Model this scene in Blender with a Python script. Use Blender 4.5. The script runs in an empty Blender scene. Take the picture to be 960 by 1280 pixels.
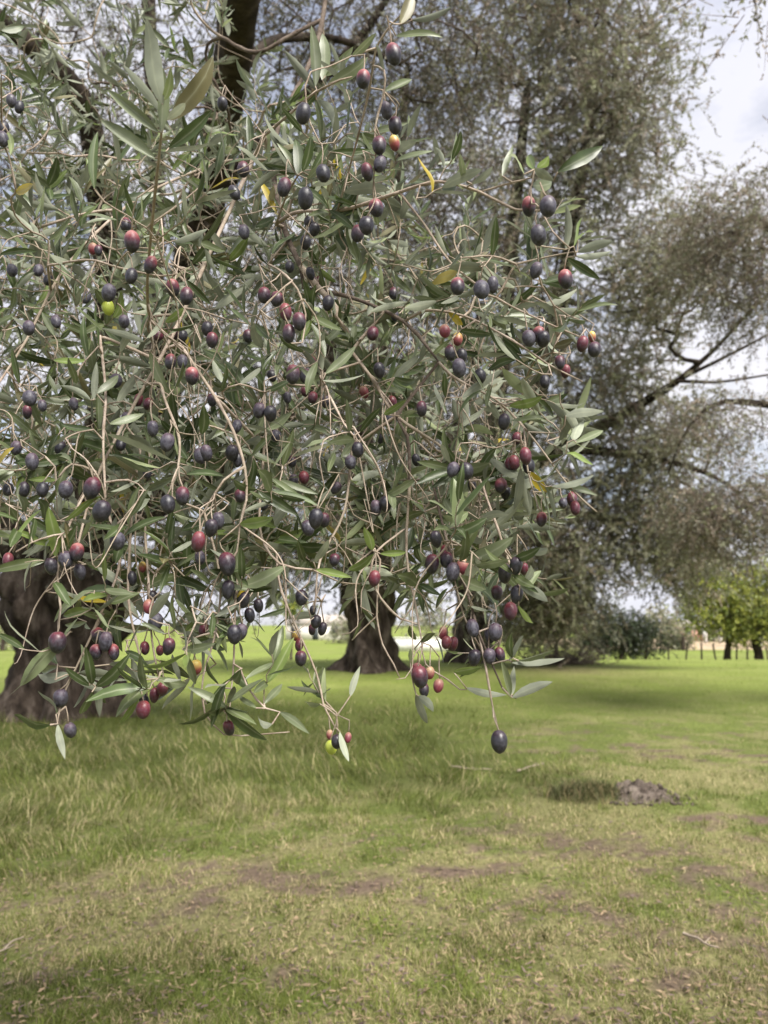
import bpy, math, random
import numpy as np
from mathutils import Vector, Matrix, noise

# ------------------------------------------------------------------ camera, world, sun, exposure
SC = bpy.context.scene
COL = SC.collection
CAM_H = 1.45
F = 960.0                                   # focal length in photo pixels (960 x 1280 picture)
PITCH = math.atan(140 / 960.0)              # eye level lies at picture row 780
cam_data = bpy.data.cameras.new("camera")
cam_data.sensor_fit = 'HORIZONTAL'
cam_data.sensor_width = 36.0
cam_data.lens = 36.0
cam_data.clip_start = 0.05
cam_data.clip_end = 3000
cam_data.dof.use_dof = True
cam_data.dof.focus_distance = 1.04
cam_data.dof.aperture_fstop = 9.0
cam = bpy.data.objects.new("camera", cam_data)
COL.objects.link(cam)
cam.location = (0, 0, CAM_H)
cam.rotation_euler = (math.pi / 2 + PITCH, 0, 0)
SC.camera = cam

SUN_ELEV, SUN_AZ = math.radians(50), math.radians(146)   # azimuth clockwise from +Y: behind the camera, to the right
world = bpy.data.worlds.new("World")
SC.world = world
world.use_nodes = True
wn, wl = world.node_tree.nodes, world.node_tree.links
wn.clear()
w_out = wn.new("ShaderNodeOutputWorld")
sky = wn.new("ShaderNodeTexSky")
sky.sky_type = 'NISHITA'
sky.sun_disc = False
sky.sun_elevation = SUN_ELEV
sky.sun_rotation = SUN_AZ
bg_sky = wn.new("ShaderNodeBackground"); bg_sky.inputs[1].default_value = 0.06
wl.new(sky.outputs[0], bg_sky.inputs[0])
tc = wn.new("ShaderNodeTexCoord")
mp = wn.new("ShaderNodeMapping"); mp.inputs['Scale'].default_value = (1.0, 1.0, 2.2)
wl.new(tc.outputs['Generated'], mp.inputs[0])
n1 = wn.new("ShaderNodeTexNoise"); n1.inputs['Scale'].default_value = 3.2; n1.inputs['Detail'].default_value = 7; n1.inputs['Roughness'].default_value = 0.55
n2 = wn.new("ShaderNodeTexNoise"); n2.inputs['Scale'].default_value = 1.7; n2.inputs['Detail'].default_value = 6
wl.new(mp.outputs[0], n1.inputs['Vector']); wl.new(mp.outputs[0], n2.inputs['Vector'])
r_mask = wn.new("ShaderNodeValToRGB")
r_mask.color_ramp.elements[0].position = 0.34; r_mask.color_ramp.elements[0].color = (0.35, 0.35, 0.35, 1)
r_mask.color_ramp.elements[1].position = 0.50; r_mask.color_ramp.elements[1].color = (1, 1, 1, 1)
wl.new(n1.outputs['Fac'], r_mask.inputs[0])
r_col = wn.new("ShaderNodeValToRGB")
r_col.color_ramp.elements[0].position = 0.33; r_col.color_ramp.elements[0].color = (0.80, 0.82, 0.96, 1)
r_col.color_ramp.elements[1].position = 0.66; r_col.color_ramp.elements[1].color = (0.96, 0.95, 1.0, 1)
wl.new(n2.outputs['Fac'], r_col.inputs[0])
bg_cl = wn.new("ShaderNodeBackground"); bg_cl.inputs[1].default_value = 0.43
wl.new(r_col.outputs[0], bg_cl.inputs[0])
w_mix = wn.new("ShaderNodeMixShader")
wl.new(r_mask.outputs[0], w_mix.inputs[0]); wl.new(bg_sky.outputs[0], w_mix.inputs[1]); wl.new(bg_cl.outputs[0], w_mix.inputs[2])
wl.new(w_mix.outputs[0], w_out.inputs[0])

sun_d = bpy.data.lights.new("sun", 'SUN')
sun_d.energy = 3.4
sun_d.angle = math.radians(32)
sun_d.color = (1.0, 0.955, 0.88)
sun = bpy.data.objects.new("sun", sun_d)
COL.objects.link(sun)
sd = Vector((math.sin(SUN_AZ) * math.cos(SUN_ELEV), math.cos(SUN_AZ) * math.cos(SUN_ELEV), math.sin(SUN_ELEV)))
sun.rotation_euler = sd.to_track_quat('Z', 'Y').to_euler()
sun.location = (6, -8, 20)

SC.view_settings.view_transform = 'Standard'
SC.view_settings.look = 'None'
SC.view_settings.exposure = 1.30
SC.view_settings.gamma = 1.0
SC.view_settings.use_curve_mapping = False
SC.render.engine = 'CYCLES'
SC.cycles.max_bounces = 6
SC.cycles.diffuse_bounces = 4
SC.cycles.glossy_bounces = 2
SC.cycles.transmission_bounces = 3
SC.cycles.use_denoising = True

rng = np.random.default_rng(11)
random.seed(5)

# ------------------------------------------------------------------ helpers
FWD = np.array([0, math.cos(PITCH), math.sin(PITCH)])
UPV = np.array([0, -math.sin(PITCH), math.cos(PITCH)])
RIGHT = np.array([1.0, 0, 0])
EYE = np.array([0, 0, CAM_H])


def at(px, py, d):
    """World point that photo pixel (px, py) shows at depth d metres."""
    return EYE + d * (FWD + RIGHT * (px - 480) / F + UPV * (640 - py) / F)


def project(p):
    q = np.asarray(p) - EYE
    z = q @ FWD
    return 480 + F * (q @ RIGHT) / z, 640 - F * (q @ UPV) / z, z


def smooth(a, b, x):
    t = np.clip((np.asarray(x, float) - a) / (b - a), 0, 1)
    return t * t * (3 - 2 * t)


_lat = np.random.default_rng(3).random((256, 256))


def vnoise(x, y):
    x, y = np.asarray(x, float), np.asarray(y, float)
    xi, yi = np.floor(x).astype(int), np.floor(y).astype(int)
    fx, fy = x - xi, y - yi
    fx, fy = fx * fx * (3 - 2 * fx), fy * fy * (3 - 2 * fy)
    a, b = _lat[xi & 255, yi & 255], _lat[(xi + 1) & 255, yi & 255]
    c, d = _lat[xi & 255, (yi + 1) & 255], _lat[(xi + 1) & 255, (yi + 1) & 255]
    return (a * (1 - fx) + b * fx) * (1 - fy) + (c * (1 - fx) + d * fx) * fy


def fbm(x, y, o=4):
    s, a, t = 0, 1.0, 0
    for i in range(o):
        s = s + a * vnoise(x * 2 ** i + 17 * i, y * 2 ** i + 31 * i); t += a; a *= 0.55
    return s / t


def height(x, y):
    x, y = np.asarray(x, float), np.asarray(y, float)
    z = 0.28 * smooth(14, 20, y) * (1 - smooth(25, 37, y)) - 0.45 * smooth(25, 38, y) - 0.5 * smooth(38, 100, y)
    near = 1 - smooth(18, 30, y)
    return z + near * (0.06 * (fbm(x * 0.6 + 9, y * 0.6) - 0.5) + 0.035 * (fbm(x * 2.4, y * 2.4 + 5) - 0.5))


def new_mesh(name, verts, faces, smooth_shade=True, mats=(), mat_idx=None):
    """faces: list of (n,k) int arrays."""
    me = bpy.data.meshes.new(name)
    v = np.ascontiguousarray(verts, dtype=np.float32).reshape(-1, 3)
    fs = [np.asarray(f, dtype=np.int32) for f in faces if len(f)]
    nf = sum(len(f) for f in fs)
    tot = np.concatenate([np.full(len(f), f.shape[1], np.int32) for f in fs])
    flat = np.concatenate([f.ravel() for f in fs])
    me.vertices.add(len(v)); me.vertices.foreach_set("co", v.ravel())
    me.loops.add(len(flat)); me.loops.foreach_set("vertex_index", flat)
    me.polygons.add(nf)
    me.polygons.foreach_set("loop_start", np.concatenate([[0], np.cumsum(tot)[:-1]]).astype(np.int32))
    me.polygons.foreach_set("loop_total", tot)
    if smooth_shade:
        me.polygons.foreach_set("use_smooth", np.ones(nf, bool))
    for m in mats:
        me.materials.append(m)
    if mat_idx is not None:
        me.polygons.foreach_set("material_index", np.asarray(mat_idx, np.int32))
    me.update(calc_edges=True)
    return me


def obj(name, me, parent=None, label=None, category=None, group=None, kind=None):
    o = bpy.data.objects.new(name, me)
    COL.objects.link(o)
    if parent is not None:
        o.parent = parent
    for k, v in (("label", label), ("category", category), ("group", group), ("kind", kind)):
        if v:
            o[k] = v
    return o


def set_colour(me, cols, name="tint"):
    a = me.color_attributes.new(name, 'FLOAT_COLOR', 'POINT')
    c = np.ones((len(cols), 4), np.float32); c[:, :3] = cols
    a.data.foreach_set("color", c.ravel())


def unit(v):
    return v / np.maximum(np.linalg.norm(v, axis=-1, keepdims=True), 1e-9)


def spline(pts, step):
    """Catmull-Rom through pts (n,k), resampled about every step (in the first three columns)."""
    pts = np.asarray(pts, float)
    if len(pts) < 3:
        n = max(2, int(np.linalg.norm(pts[-1, :3] - pts[0, :3]) / step) + 1)
        return pts[0] + (pts[-1] - pts[0]) * np.linspace(0, 1, n)[:, None]
    p = np.vstack([2 * pts[0] - pts[1], pts, 2 * pts[-1] - pts[-2]])
    out = []
    for i in range(1, len(p) - 2):
        n = max(1, int(np.linalg.norm(p[i + 1, :3] - p[i, :3]) / step))
        t = np.linspace(0, 1, n, endpoint=False)[:, None]
        out.append(0.5 * (2 * p[i] + (p[i + 1] - p[i - 1]) * t + (2 * p[i - 1] - 5 * p[i] + 4 * p[i + 1] - p[i + 2]) * t ** 2
                          + (3 * p[i] - p[i - 1] - 3 * p[i + 1] + p[i + 2]) * t ** 3))
    return np.vstack(out + [pts[-1:]])


class Tubes:
    def __init__(self):
        self.v, self.q, self.t, self.n = [], [], [], 0

    def add(self, P, R, sides=5, knobs=0.0):
        P, R = np.asarray(P, float), np.asarray(R, float)
        n = len(P)
        if n < 2:
            return
        T = unit(np.gradient(P, axis=0))
        m = unit((P[-1] - P[0])[None])[0]
        ref = np.eye(3)[np.argmin(np.abs(m))]
        A = unit(np.cross(T, ref)); B = np.cross(T, A)
        th = np.linspace(0, 2 * math.pi, sides, endpoint=False)
        rr = R[:, None] * np.ones((1, sides))
        if knobs:
            rr = rr * (1 + knobs * (rng.random((n, sides)) - 0.5))
        V = P[:, None, :] + rr[..., None] * (np.cos(th)[None, :, None] * A[:, None, :] + np.sin(th)[None, :, None] * B[:, None, :])
        base = self.n
        i = np.arange(n - 1)[:, None] * sides; j = np.arange(sides)[None, :]; k = (j + 1) % sides
        q = np.stack([i + j, i + k, i + sides + k, i + sides + j], -1).reshape(-1, 4) + base
        self.v.append(V.reshape(-1, 3)); self.q.append(q)
        tip = P[-1] + T[-1] * R[-1] * 0.6
        self.v.append(tip[None])
        e = base + (n - 1) * sides
        self.t.append(np.stack([e + j[0], e + k[0], np.full(sides, base + n * sides)], -1))
        self.n += n * sides + 1

    def mesh(self, name, mat):
        return new_mesh(name, np.vstack(self.v), [np.vstack(self.q), np.vstack(self.t)], True, [mat])


def grow(seeds, targets, step, sag=0.0, wob=0.12, r_tip=0.002, expo=2.2, up_bias=0.0, follow=0.0):
    """Join every target to the nearest point of a growing branch network. seeds: list of (n,4) arrays x,y,z,radius (root first).
    Returns the chains [(points, radii)] and the tips' arrival directions."""
    pos, par, fixed = [], [], []
    for s in seeds:
        for i, p in enumerate(s):
            if i:
                par.append(len(pos) - 1)
            elif pos:
                dd = np.linalg.norm(np.array(pos) - p[:3], axis=1); par.append(int(dd.argmin()))
            else:
                par.append(-1)
            pos.append(np.array(p[:3], float)); fixed.append(p[3])
    nseed = len(pos)
    cap = nseed + len(targets) * 14 + 4000
    PA = np.zeros((cap, 3)); PA[:nseed] = pos
    n = nseed
    targets = np.asarray(targets, float)
    d0 = np.sqrt(((targets[:, None, :] - PA[None, :nseed, :]) ** 2).sum(-1)).min(1)
    tips, dirs = [0] * len(targets), np.zeros((len(targets), 3))
    for ti in np.argsort(d0):
        t = targets[ti]
        dv = t - PA[:n]
        d = np.sqrt((dv ** 2).sum(1)) - up_bias * dv[:, 2]
        a = int(d.argmin())
        p0 = PA[a]
        L = np.linalg.norm(t - p0)
        k = int(np.clip(L / step, 1, 12))
        off = rng.normal(0, wob * L, 3); off[2] += sag * L
        if par[a] >= 0 and follow:
            tg = p0 - PA[par[a]]; off = off + tg / max(np.linalg.norm(tg), 1e-6) * L * follow
        off2 = rng.normal(0, wob * 0.5 * L, 3)
        prev = a
        for i in range(1, k + 1):
            s = i / k
            PA[n] = p0 + (t - p0) * s + off * math.sin(math.pi * s) * (1 if k > 1 else 0) + off2 * math.sin(2 * math.pi * s)
            par.append(prev); fixed.append(0); prev = n; n += 1
            if n >= cap - 15:
                break
        tips[ti] = prev
        dirs[ti] = PA[prev] - PA[par[prev]]
        if n >= cap - 15:
            break
    cnt = np.zeros(n)
    kids = [[] for _ in range(n)]
    for i in range(n):
        if par[i] >= 0:
            kids[par[i]].append(i)
    order = range(n - 1, -1, -1)
    for i in order:
        if not kids[i]:
            cnt[i] += 1
        if par[i] >= 0:
            cnt[par[i]] += cnt[i]
    rad = r_tip * np.maximum(cnt, 1) ** (1 / expo)
    fx = np.array(fixed[:n])
    rad = np.where(fx > 0, fx, rad)
    for i in range(n):                                       # never thicker than the parent
        if par[i] >= 0 and fx[i] == 0:
            rad[i] = min(rad[i], rad[par[i]])
    chains = []
    starts = [i for i in range(n) if par[i] < 0]
    while starts:
        i = starts.pop()
        ch = [par[i], i] if par[i] >= 0 else [i]
        while kids[i]:
            ks = sorted(kids[i], key=lambda q: -(cnt[q] + (1e6 if fx[q] > 0 and fx[i] > 0 else 0)))
            starts.extend(ks[1:]); i = ks[0]; ch.append(i)
        r = rad[ch].copy()
        if par[ch[1] if len(ch) > 1 else 0] >= 0 and len(ch) > 1:
            r[0] = min(r[0], r[1] * 1.25)
        chains.append((PA[ch].copy(), r))
    return chains, unit(dirs), np.array([rad[t] for t in tips])


# ------------------------------------------------------------------ materials
def mat(name):
    m = bpy.data.materials.new(name); m.use_nodes = True
    nt = m.node_tree
    return m, nt.nodes, nt.links, nt.nodes["Principled BSDF"]


def ramp(nodes, stops):
    r = nodes.new("ShaderNodeValToRGB")
    el = r.color_ramp.elements
    while len(el) < len(stops):
        el.new(0.5)
    for e, (p, c) in zip(el, stops):
        e.position = p; e.color = (*c, 1)
    return r


def noise_node(nodes, links, scale, detail=4, coord=None, rough=0.55, stretch=None):
    t = nodes.new("ShaderNodeTexNoise"); t.inputs['Scale'].default_value = scale; t.inputs['Detail'].default_value = detail
    t.inputs['Roughness'].default_value = rough
    c = nodes.new("ShaderNodeTexCoord")
    src = c.outputs[coord or 'Object']
    if stretch:
        mpn = nodes.new("ShaderNodeMapping"); mpn.inputs['Scale'].default_value = stretch
        links.new(src, mpn.inputs[0]); src = mpn.outputs[0]
    links.new(src, t.inputs['Vector'])
    return t


def bark_mat(name, dark, mid, light, scale=9, bump=0.6, stretch=(1, 1, 0.35), moss=None):
    m, N, L, b = mat(name)
    t = noise_node(N, L, scale, 7, stretch=stretch, rough=0.65)
    r = ramp(N, [(0.3, dark), (0.5, mid), (0.72, light)])
    L.new(t.outputs['Fac'], r.inputs[0]); L.new(r.outputs[0], b.inputs['Base Color'])
    b.inputs['Roughness'].default_value = 0.92
    b.inputs['Specular IOR Level'].default_value = 0.15
    t2 = noise_node(N, L, scale * 3.2, 8, stretch=stretch, rough=0.7)
    bp = N.new("ShaderNodeBump"); bp.inputs['Strength'].default_value = bump; bp.inputs['Distance'].default_value = 0.5 / scale
    L.new(t2.outputs['Fac'], bp.inputs['Height']); L.new(bp.outputs[0], b.inputs['Normal'])
    return m


def leaf_mat(name, top, under, var=0.25, rough=0.36, trans=0.22, midrib=True, scale=18):
    """A two-sided leaf: glossy upper face, felted paler underside, pale midrib, some light passing through."""
    m, N, L, b = mat(name)
    geo = N.new("ShaderNodeNewGeometry")
    mix = N.new("ShaderNodeMix"); mix.data_type = 'RGBA'
    mix.inputs['A'].default_value = (*top, 1); mix.inputs['B'].default_value = (*under, 1)
    L.new(geo.outputs['Backfacing'], mix.inputs['Factor'])
    src = mix.outputs['Result']
    if midrib:
        a = N.new("ShaderNodeAttribute"); a.attribute_name = "mid"
        pw = N.new("ShaderNodeMath"); pw.operation = 'POWER'; pw.inputs[1].default_value = 9
        L.new(a.outputs['Fac'], pw.inputs[0])
        ml = N.new("ShaderNodeMath"); ml.operation = 'MULTIPLY'; ml.inputs[1].default_value = 0.55
        L.new(pw.outputs[0], ml.inputs[0])
        m2 = N.new("ShaderNodeMix"); m2.data_type = 'RGBA'
        m2.inputs['B'].default_value = tuple(min(1, 0.55 * u + 0.45 * c) for u, c in zip(under, (0.5, 0.52, 0.36))) + (1,)
        L.new(ml.outputs[0], m2.inputs['Factor']); L.new(src, m2.inputs['A']); src = m2.outputs['Result']
    t = N.new("ShaderNodeTexNoise"); t.inputs['Scale'].default_value = 30 if midrib else scale; t.inputs['Detail'].default_value = 3
    L.new(geo.outputs['Position'], t.inputs['Vector'])
    oi = N.new("ShaderNodeObjectInfo")
    mr = N.new("ShaderNodeMapRange"); mr.inputs['From Min'].default_value = 0.3; mr.inputs['From Max'].default_value = 0.7
    mr.inputs['To Min'].default_value = 1 - var; mr.inputs['To Max'].default_value = 1 + var
    L.new(t.outputs['Fac'], mr.inputs['Value'])
    mo = N.new("ShaderNodeMapRange"); mo.inputs['To Min'].default_value = 1 - var * 0.8; mo.inputs['To Max'].default_value = 1 + var * 0.8
    L.new(oi.outputs['Random'], mo.inputs['Value'])
    mm = N.new("ShaderNodeMath"); mm.operation = 'MULTIPLY'
    L.new(mr.outputs[0], mm.inputs[0]); L.new(mo.outputs[0], mm.inputs[1])
    hs = N.new("ShaderNodeHueSaturation")
    L.new(mm.outputs[0], hs.inputs['Value']); L.new(src, hs.inputs['Color'])
    L.new(hs.outputs[0], b.inputs['Base Color'])
    rr = N.new("ShaderNodeMix"); rr.data_type = 'FLOAT'; rr.inputs['A'].default_value = rough; rr.inputs['B'].default_value = 0.75
    L.new(geo.outputs['Backfacing'], rr.inputs['Factor']); L.new(rr.outputs[0], b.inputs['Roughness'])
    b.inputs['Specular IOR Level'].default_value = 0.45
    tr = N.new("ShaderNodeBsdfTranslucent")
    L.new(hs.outputs[0], tr.inputs['Color'])
    ms = N.new("ShaderNodeMixShader"); ms.inputs[0].default_value = trans
    out = N["Material Output"]
    L.new(b.outputs[0], ms.inputs[1]); L.new(tr.outputs[0], ms.inputs[2]); L.new(ms.outputs[0], out.inputs['Surface'])
    return m


M_TWIG = bark_mat("twig_bark", (0.19, 0.14, 0.105), (0.38, 0.305, 0.25), (0.56, 0.48, 0.40), scale=60, bump=0.4, stretch=None)
M_BRANCH = bark_mat("branch_bark", (0.016, 0.012, 0.010), (0.045, 0.034, 0.027), (0.11, 0.088, 0.072), scale=7, bump=0.8)
M_FARTWIG = bark_mat("crown_twig_bark", (0.10, 0.075, 0.06), (0.19, 0.15, 0.122), (0.29, 0.24, 0.20), scale=3, bump=0.2)
M_TRUNK = bark_mat("trunk_bark", (0.016, 0.012, 0.009), (0.070, 0.053, 0.041), (0.22, 0.18, 0.148), scale=5.5, bump=1.0, stretch=(1, 1, 0.28))

_N, _L = M_TWIG.node_tree.nodes, M_TWIG.node_tree.links
_b = _N["Principled BSDF"]; _src = _b.inputs['Base Color'].links[0].from_socket
_t = noise_node(_N, _L, 9, 3); _r = ramp(_N, [(0.40, (0, 0, 0)), (0.62, (0.75, 0.75, 0.75))]); _L.new(_t.outputs['Fac'], _r.inputs[0])
_m = _N.new("ShaderNodeMix"); _m.data_type = 'RGBA'; _m.inputs['B'].default_value = (0.27, 0.225, 0.165, 1)
_L.new(_r.outputs[0], _m.inputs['Factor']); _L.new(_src, _m.inputs['A']); _L.new(_m.outputs['Result'], _b.inputs['Base Color'])

LEAVES = {                                               # upper face, underside
    'd': leaf_mat("olive_leaf_dark", (0.068, 0.098, 0.034), (0.24, 0.26, 0.185), 0.36, 0.36),
    'g': leaf_mat("olive_leaf_grey_green", (0.125, 0.155, 0.066), (0.26, 0.28, 0.205), 0.33),
    's': leaf_mat("olive_leaf_silvery", (0.165, 0.195, 0.105), (0.245, 0.265, 0.20), 0.28),
    'l': leaf_mat("olive_leaf_lime", (0.17, 0.23, 0.065), (0.33, 0.38, 0.20), trans=0.35),
    'y': leaf_mat("olive_leaf_yellow", (0.48, 0.37, 0.035), (0.52, 0.43, 0.13), trans=0.35),
    'b': leaf_mat("olive_leaf_bronze", (0.14, 0.125, 0.055), (0.27, 0.25, 0.15)),
    'n': leaf_mat("olive_leaf_young", (0.22, 0.27, 0.11), (0.42, 0.46, 0.30), trans=0.35),
}
LEAF_KEYS = list(LEAVES)
M_CROWN = [
    leaf_mat("crown_leaf_dark", (0.125, 0.125, 0.066), (0.29, 0.27, 0.19), 0.3, 0.5, 0.2, False, 1.3),
    leaf_mat("crown_leaf_grey", (0.20, 0.20, 0.13), (0.37, 0.36, 0.28), 0.3, 0.5, 0.2, False, 1.3),
    leaf_mat("crown_leaf_green", (0.205, 0.22, 0.105), (0.35, 0.355, 0.23), 0.3, 0.5, 0.25, False, 1.3),
    leaf_mat("crown_leaf_brown", (0.23, 0.18, 0.125), (0.36, 0.30, 0.235), 0.3, 0.5, 0.15, False, 1.3),
]

M_SHADY = [  # crown leaves with the shade of the canopy above put into their colour
    leaf_mat("shade_tinted_leaf_dark", (0.045, 0.050, 0.026), (0.13, 0.125, 0.09), 0.3, 0.5, 0.2, False, 1.3),
    leaf_mat("shade_tinted_leaf_grey", (0.085, 0.088, 0.052), (0.19, 0.185, 0.14), 0.3, 0.5, 0.2, False, 1.3),
    leaf_mat("shade_tinted_leaf_green", (0.11, 0.12, 0.05), (0.20, 0.20, 0.12), 0.3, 0.5, 0.25, False, 1.3),
    leaf_mat("shade_tinted_leaf_brown", (0.085, 0.064, 0.045), (0.15, 0.12, 0.09), 0.3, 0.5, 0.15, False, 1.3),
]
M_DARKTWIG = bark_mat("shade_tinted_twig_bark", (0.035, 0.026, 0.021), (0.085, 0.066, 0.054), (0.16, 0.13, 0.11), scale=3, bump=0.2)  # crown twig bark darkened to match, canopy shade painted into the colour


def olive_mat(name, stops, bloom=0.35, rough=0.36, shift=0.22):
    """Skin ripening from the stalk end down, with waxy bloom, pale pores and a soft gloss."""
    m, N, L, b = mat(name)
    c = N.new("ShaderNodeTexCoord"); s = N.new("ShaderNodeSeparateXYZ")
    L.new(c.outputs['Object'], s.inputs[0])
    mr = N.new("ShaderNodeMapRange"); mr.inputs['From Min'].default_value = 1.25; mr.inputs['From Max'].default_value = -1.25
    L.new(s.outputs['Z'], mr.inputs['Value'])
    oi = N.new("ShaderNodeObjectInfo")
    t = N.new("ShaderNodeTexNoise"); t.noise_dimensions = '4D'; t.inputs['Scale'].default_value = 1.3; t.inputs['Detail'].default_value = 4
    L.new(c.outputs['Object'], t.inputs['Vector'])
    w = N.new("ShaderNodeMath"); w.operation = 'MULTIPLY'; w.inputs[1].default_value = 40
    L.new(oi.outputs['Random'], w.inputs[0]); L.new(w.outputs[0], t.inputs['W'])
    a1 = N.new("ShaderNodeMath"); a1.operation = 'MULTIPLY_ADD'; a1.inputs[1].default_value = 0.55; a1.inputs[2].default_value = -0.275
    L.new(t.outputs['Fac'], a1.inputs[0])
    a2 = N.new("ShaderNodeMath"); a2.operation = 'MULTIPLY_ADD'; a2.inputs[1].default_value = shift; a2.inputs[2].default_value = -shift / 2
    L.new(oi.outputs['Random'], a2.inputs[0])
    a3 = N.new("ShaderNodeMath"); a3.operation = 'ADD'; L.new(a1.outputs[0], a3.inputs[0]); L.new(a2.outputs[0], a3.inputs[1])
    a4 = N.new("ShaderNodeMath"); a4.operation = 'ADD'; L.new(a3.outputs[0], a4.inputs[0]); L.new(mr.outputs[0], a4.inputs[1])
    r = ramp(N, stops); L.new(a4.outputs[0], r.inputs[0])
    t2 = N.new("ShaderNodeTexNoise"); t2.noise_dimensions = '4D'; t2.inputs['Scale'].default_value = 2.1; t2.inputs['Detail'].default_value = 6; t2.inputs['Roughness'].default_value = 0.65
    L.new(c.outputs['Object'], t2.inputs['Vector']); L.new(w.outputs[0], t2.inputs['W'])
    rb = ramp(N, [(0.42, (0, 0, 0)), (0.62, (bloom, bloom, bloom))]); L.new(t2.outputs['Fac'], rb.inputs[0])
    mx = N.new("ShaderNodeMix"); mx.data_type = 'RGBA'; mx.inputs['B'].default_value = (0.17, 0.17, 0.215, 1)
    L.new(rb.outputs[0], mx.inputs['Factor']); L.new(r.outputs[0], mx.inputs['A'])
    v = N.new("ShaderNodeTexVoronoi"); v.inputs['Scale'].default_value = 7
    L.new(c.outputs['Object'], v.inputs['Vector'])
    rv = ramp(N, [(0.05, (0.5, 0.5, 0.5)), (0.13, (0, 0, 0))]); L.new(v.outputs['Distance'], rv.inputs[0])
    mx2 = N.new("ShaderNodeMix"); mx2.data_type = 'RGBA'; mx2.inputs['B'].default_value = (0.42, 0.36, 0.36, 1)
    L.new(rv.outputs[0], mx2.inputs['Factor']); L.new(mx.outputs['Result'], mx2.inputs['A'])
    L.new(mx2.outputs['Result'], b.inputs['Base Color'])
    rr = N.new("ShaderNodeMath"); rr.operation = 'ADD'; rr.inputs[1].default_value = rough
    L.new(rb.outputs[0], rr.inputs[0]); L.new(rr.outputs[0], b.inputs['Roughness'])
    b.inputs['Specular IOR Level'].default_value = 0.5
    bp = N.new("ShaderNodeBump"); bp.inputs['Strength'].default_value = 0.08; bp.inputs['Distance'].default_value = 0.002
    L.new(t2.outputs['Fac'], bp.inputs['Height']); L.new(bp.outputs[0], b.inputs['Normal'])
    return m


BLK, PUR, WINE, RED, PINK = (0.011, 0.010, 0.015), (0.028, 0.012, 0.021), (0.075, 0.012, 0.024), (0.19, 0.032, 0.040), (0.40, 0.16, 0.145)
OLIVES = {
    'k': olive_mat("olive_black", [(0.0, PUR), (0.3, BLK), (1.0, BLK)], 0.15),
    'p': olive_mat("olive_purple", [(0.0, (0.15, 0.03, 0.036)), (0.22, WINE), (0.48, PUR), (0.75, BLK)], 0.17),
    't': olive_mat("olive_red_top", [(0.04, PINK), (0.24, RED), (0.42, WINE), (0.58, PUR), (0.75, BLK)], 0.18),
    'r': olive_mat("olive_wine_red", [(0.0, (0.20, 0.04, 0.04)), (0.4, (0.11, 0.012, 0.026)), (0.9, (0.034, 0.008, 0.016))], 0.18),
    'i': olive_mat("olive_pink", [(0.0, (0.44, 0.29, 0.17)), (0.3, (0.36, 0.14, 0.12)), (0.6, (0.2, 0.035, 0.05)), (1.0, (0.16, 0.02, 0.045))], 0.15),
    'o': olive_mat("olive_orange", [(0.0, (0.62, 0.50, 0.11)), (0.4, (0.45, 0.25, 0.08)), (0.65, (0.24, 0.05, 0.045)), (1.0, (0.10, 0.015, 0.03))], 0.12),
    'y': olive_mat("olive_green", [(0.0, (0.44, 0.50, 0.07)), (1.0, (0.36, 0.43, 0.06))], 0.10),
    'g': olive_mat("olive_greyed_by_bloom", [(0.0, (0.07, 0.035, 0.05)), (0.4, (0.035, 0.03, 0.045)), (1.0, (0.016, 0.015, 0.022))], 0.36, 0.4),
}

# ------------------------------------------------------------------ ground
def field(x, y):
    """Ground character per point: straw share, soil share, grass length share."""
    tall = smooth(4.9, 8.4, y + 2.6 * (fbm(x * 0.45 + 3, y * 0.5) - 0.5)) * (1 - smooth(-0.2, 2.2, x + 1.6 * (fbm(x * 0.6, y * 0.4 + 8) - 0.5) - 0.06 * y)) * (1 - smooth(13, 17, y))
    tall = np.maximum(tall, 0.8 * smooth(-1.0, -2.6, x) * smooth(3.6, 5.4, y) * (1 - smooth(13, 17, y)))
    s = 0.5 * fbm(x * 0.9 + 40, y * 0.9 + 11, 4) + 0.5 * fbm(x * 3.6 + 4, y * 3.6 + 1, 4)
    straw = 0.62 * smooth(0.42, 0.57, s + 0.07 * (1 - smooth(4.0, 8.0, y)) - 0.03) * (1 - 0.75 * tall) * (1 - 0.7 * smooth(8, 15, y))
    q = 0.45 * fbm(x * 1.3 + 70, y * 1.3 + 90, 4) + 0.55 * fbm(x * 5.2 + 7, y * 5.2 + 9, 3)
    soil = 0.95 * smooth(0.59, 0.66, q + 0.02 * (1 - smooth(5, 8, y))) * (1 - tall) * (1 - smooth(9, 14, y))
    for cx, cy, rx, ry in ((-0.12, 4.55, 0.26, 0.24), (0.35, 4.75, 0.2, 0.16), (0.72, 3.0, 0.14, 0.1), (-0.75, 4.95, 0.3, 0.16), (2.6, 6.0, 0.5, 0.25), (-0.42, 3.45, 0.09, 0.26)):
        soil = np.maximum(soil, (1 - smooth(0.5, 1.15, np.hypot((x - cx) / rx, (y - cy) / ry) + 0.9 * (fbm(x * 5, y * 5) - 0.5))))
    soil = soil * smooth(0.30, 0.50, fbm(x * 13, y * 13 + 3, 3))
    return straw, soil, tall


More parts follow.
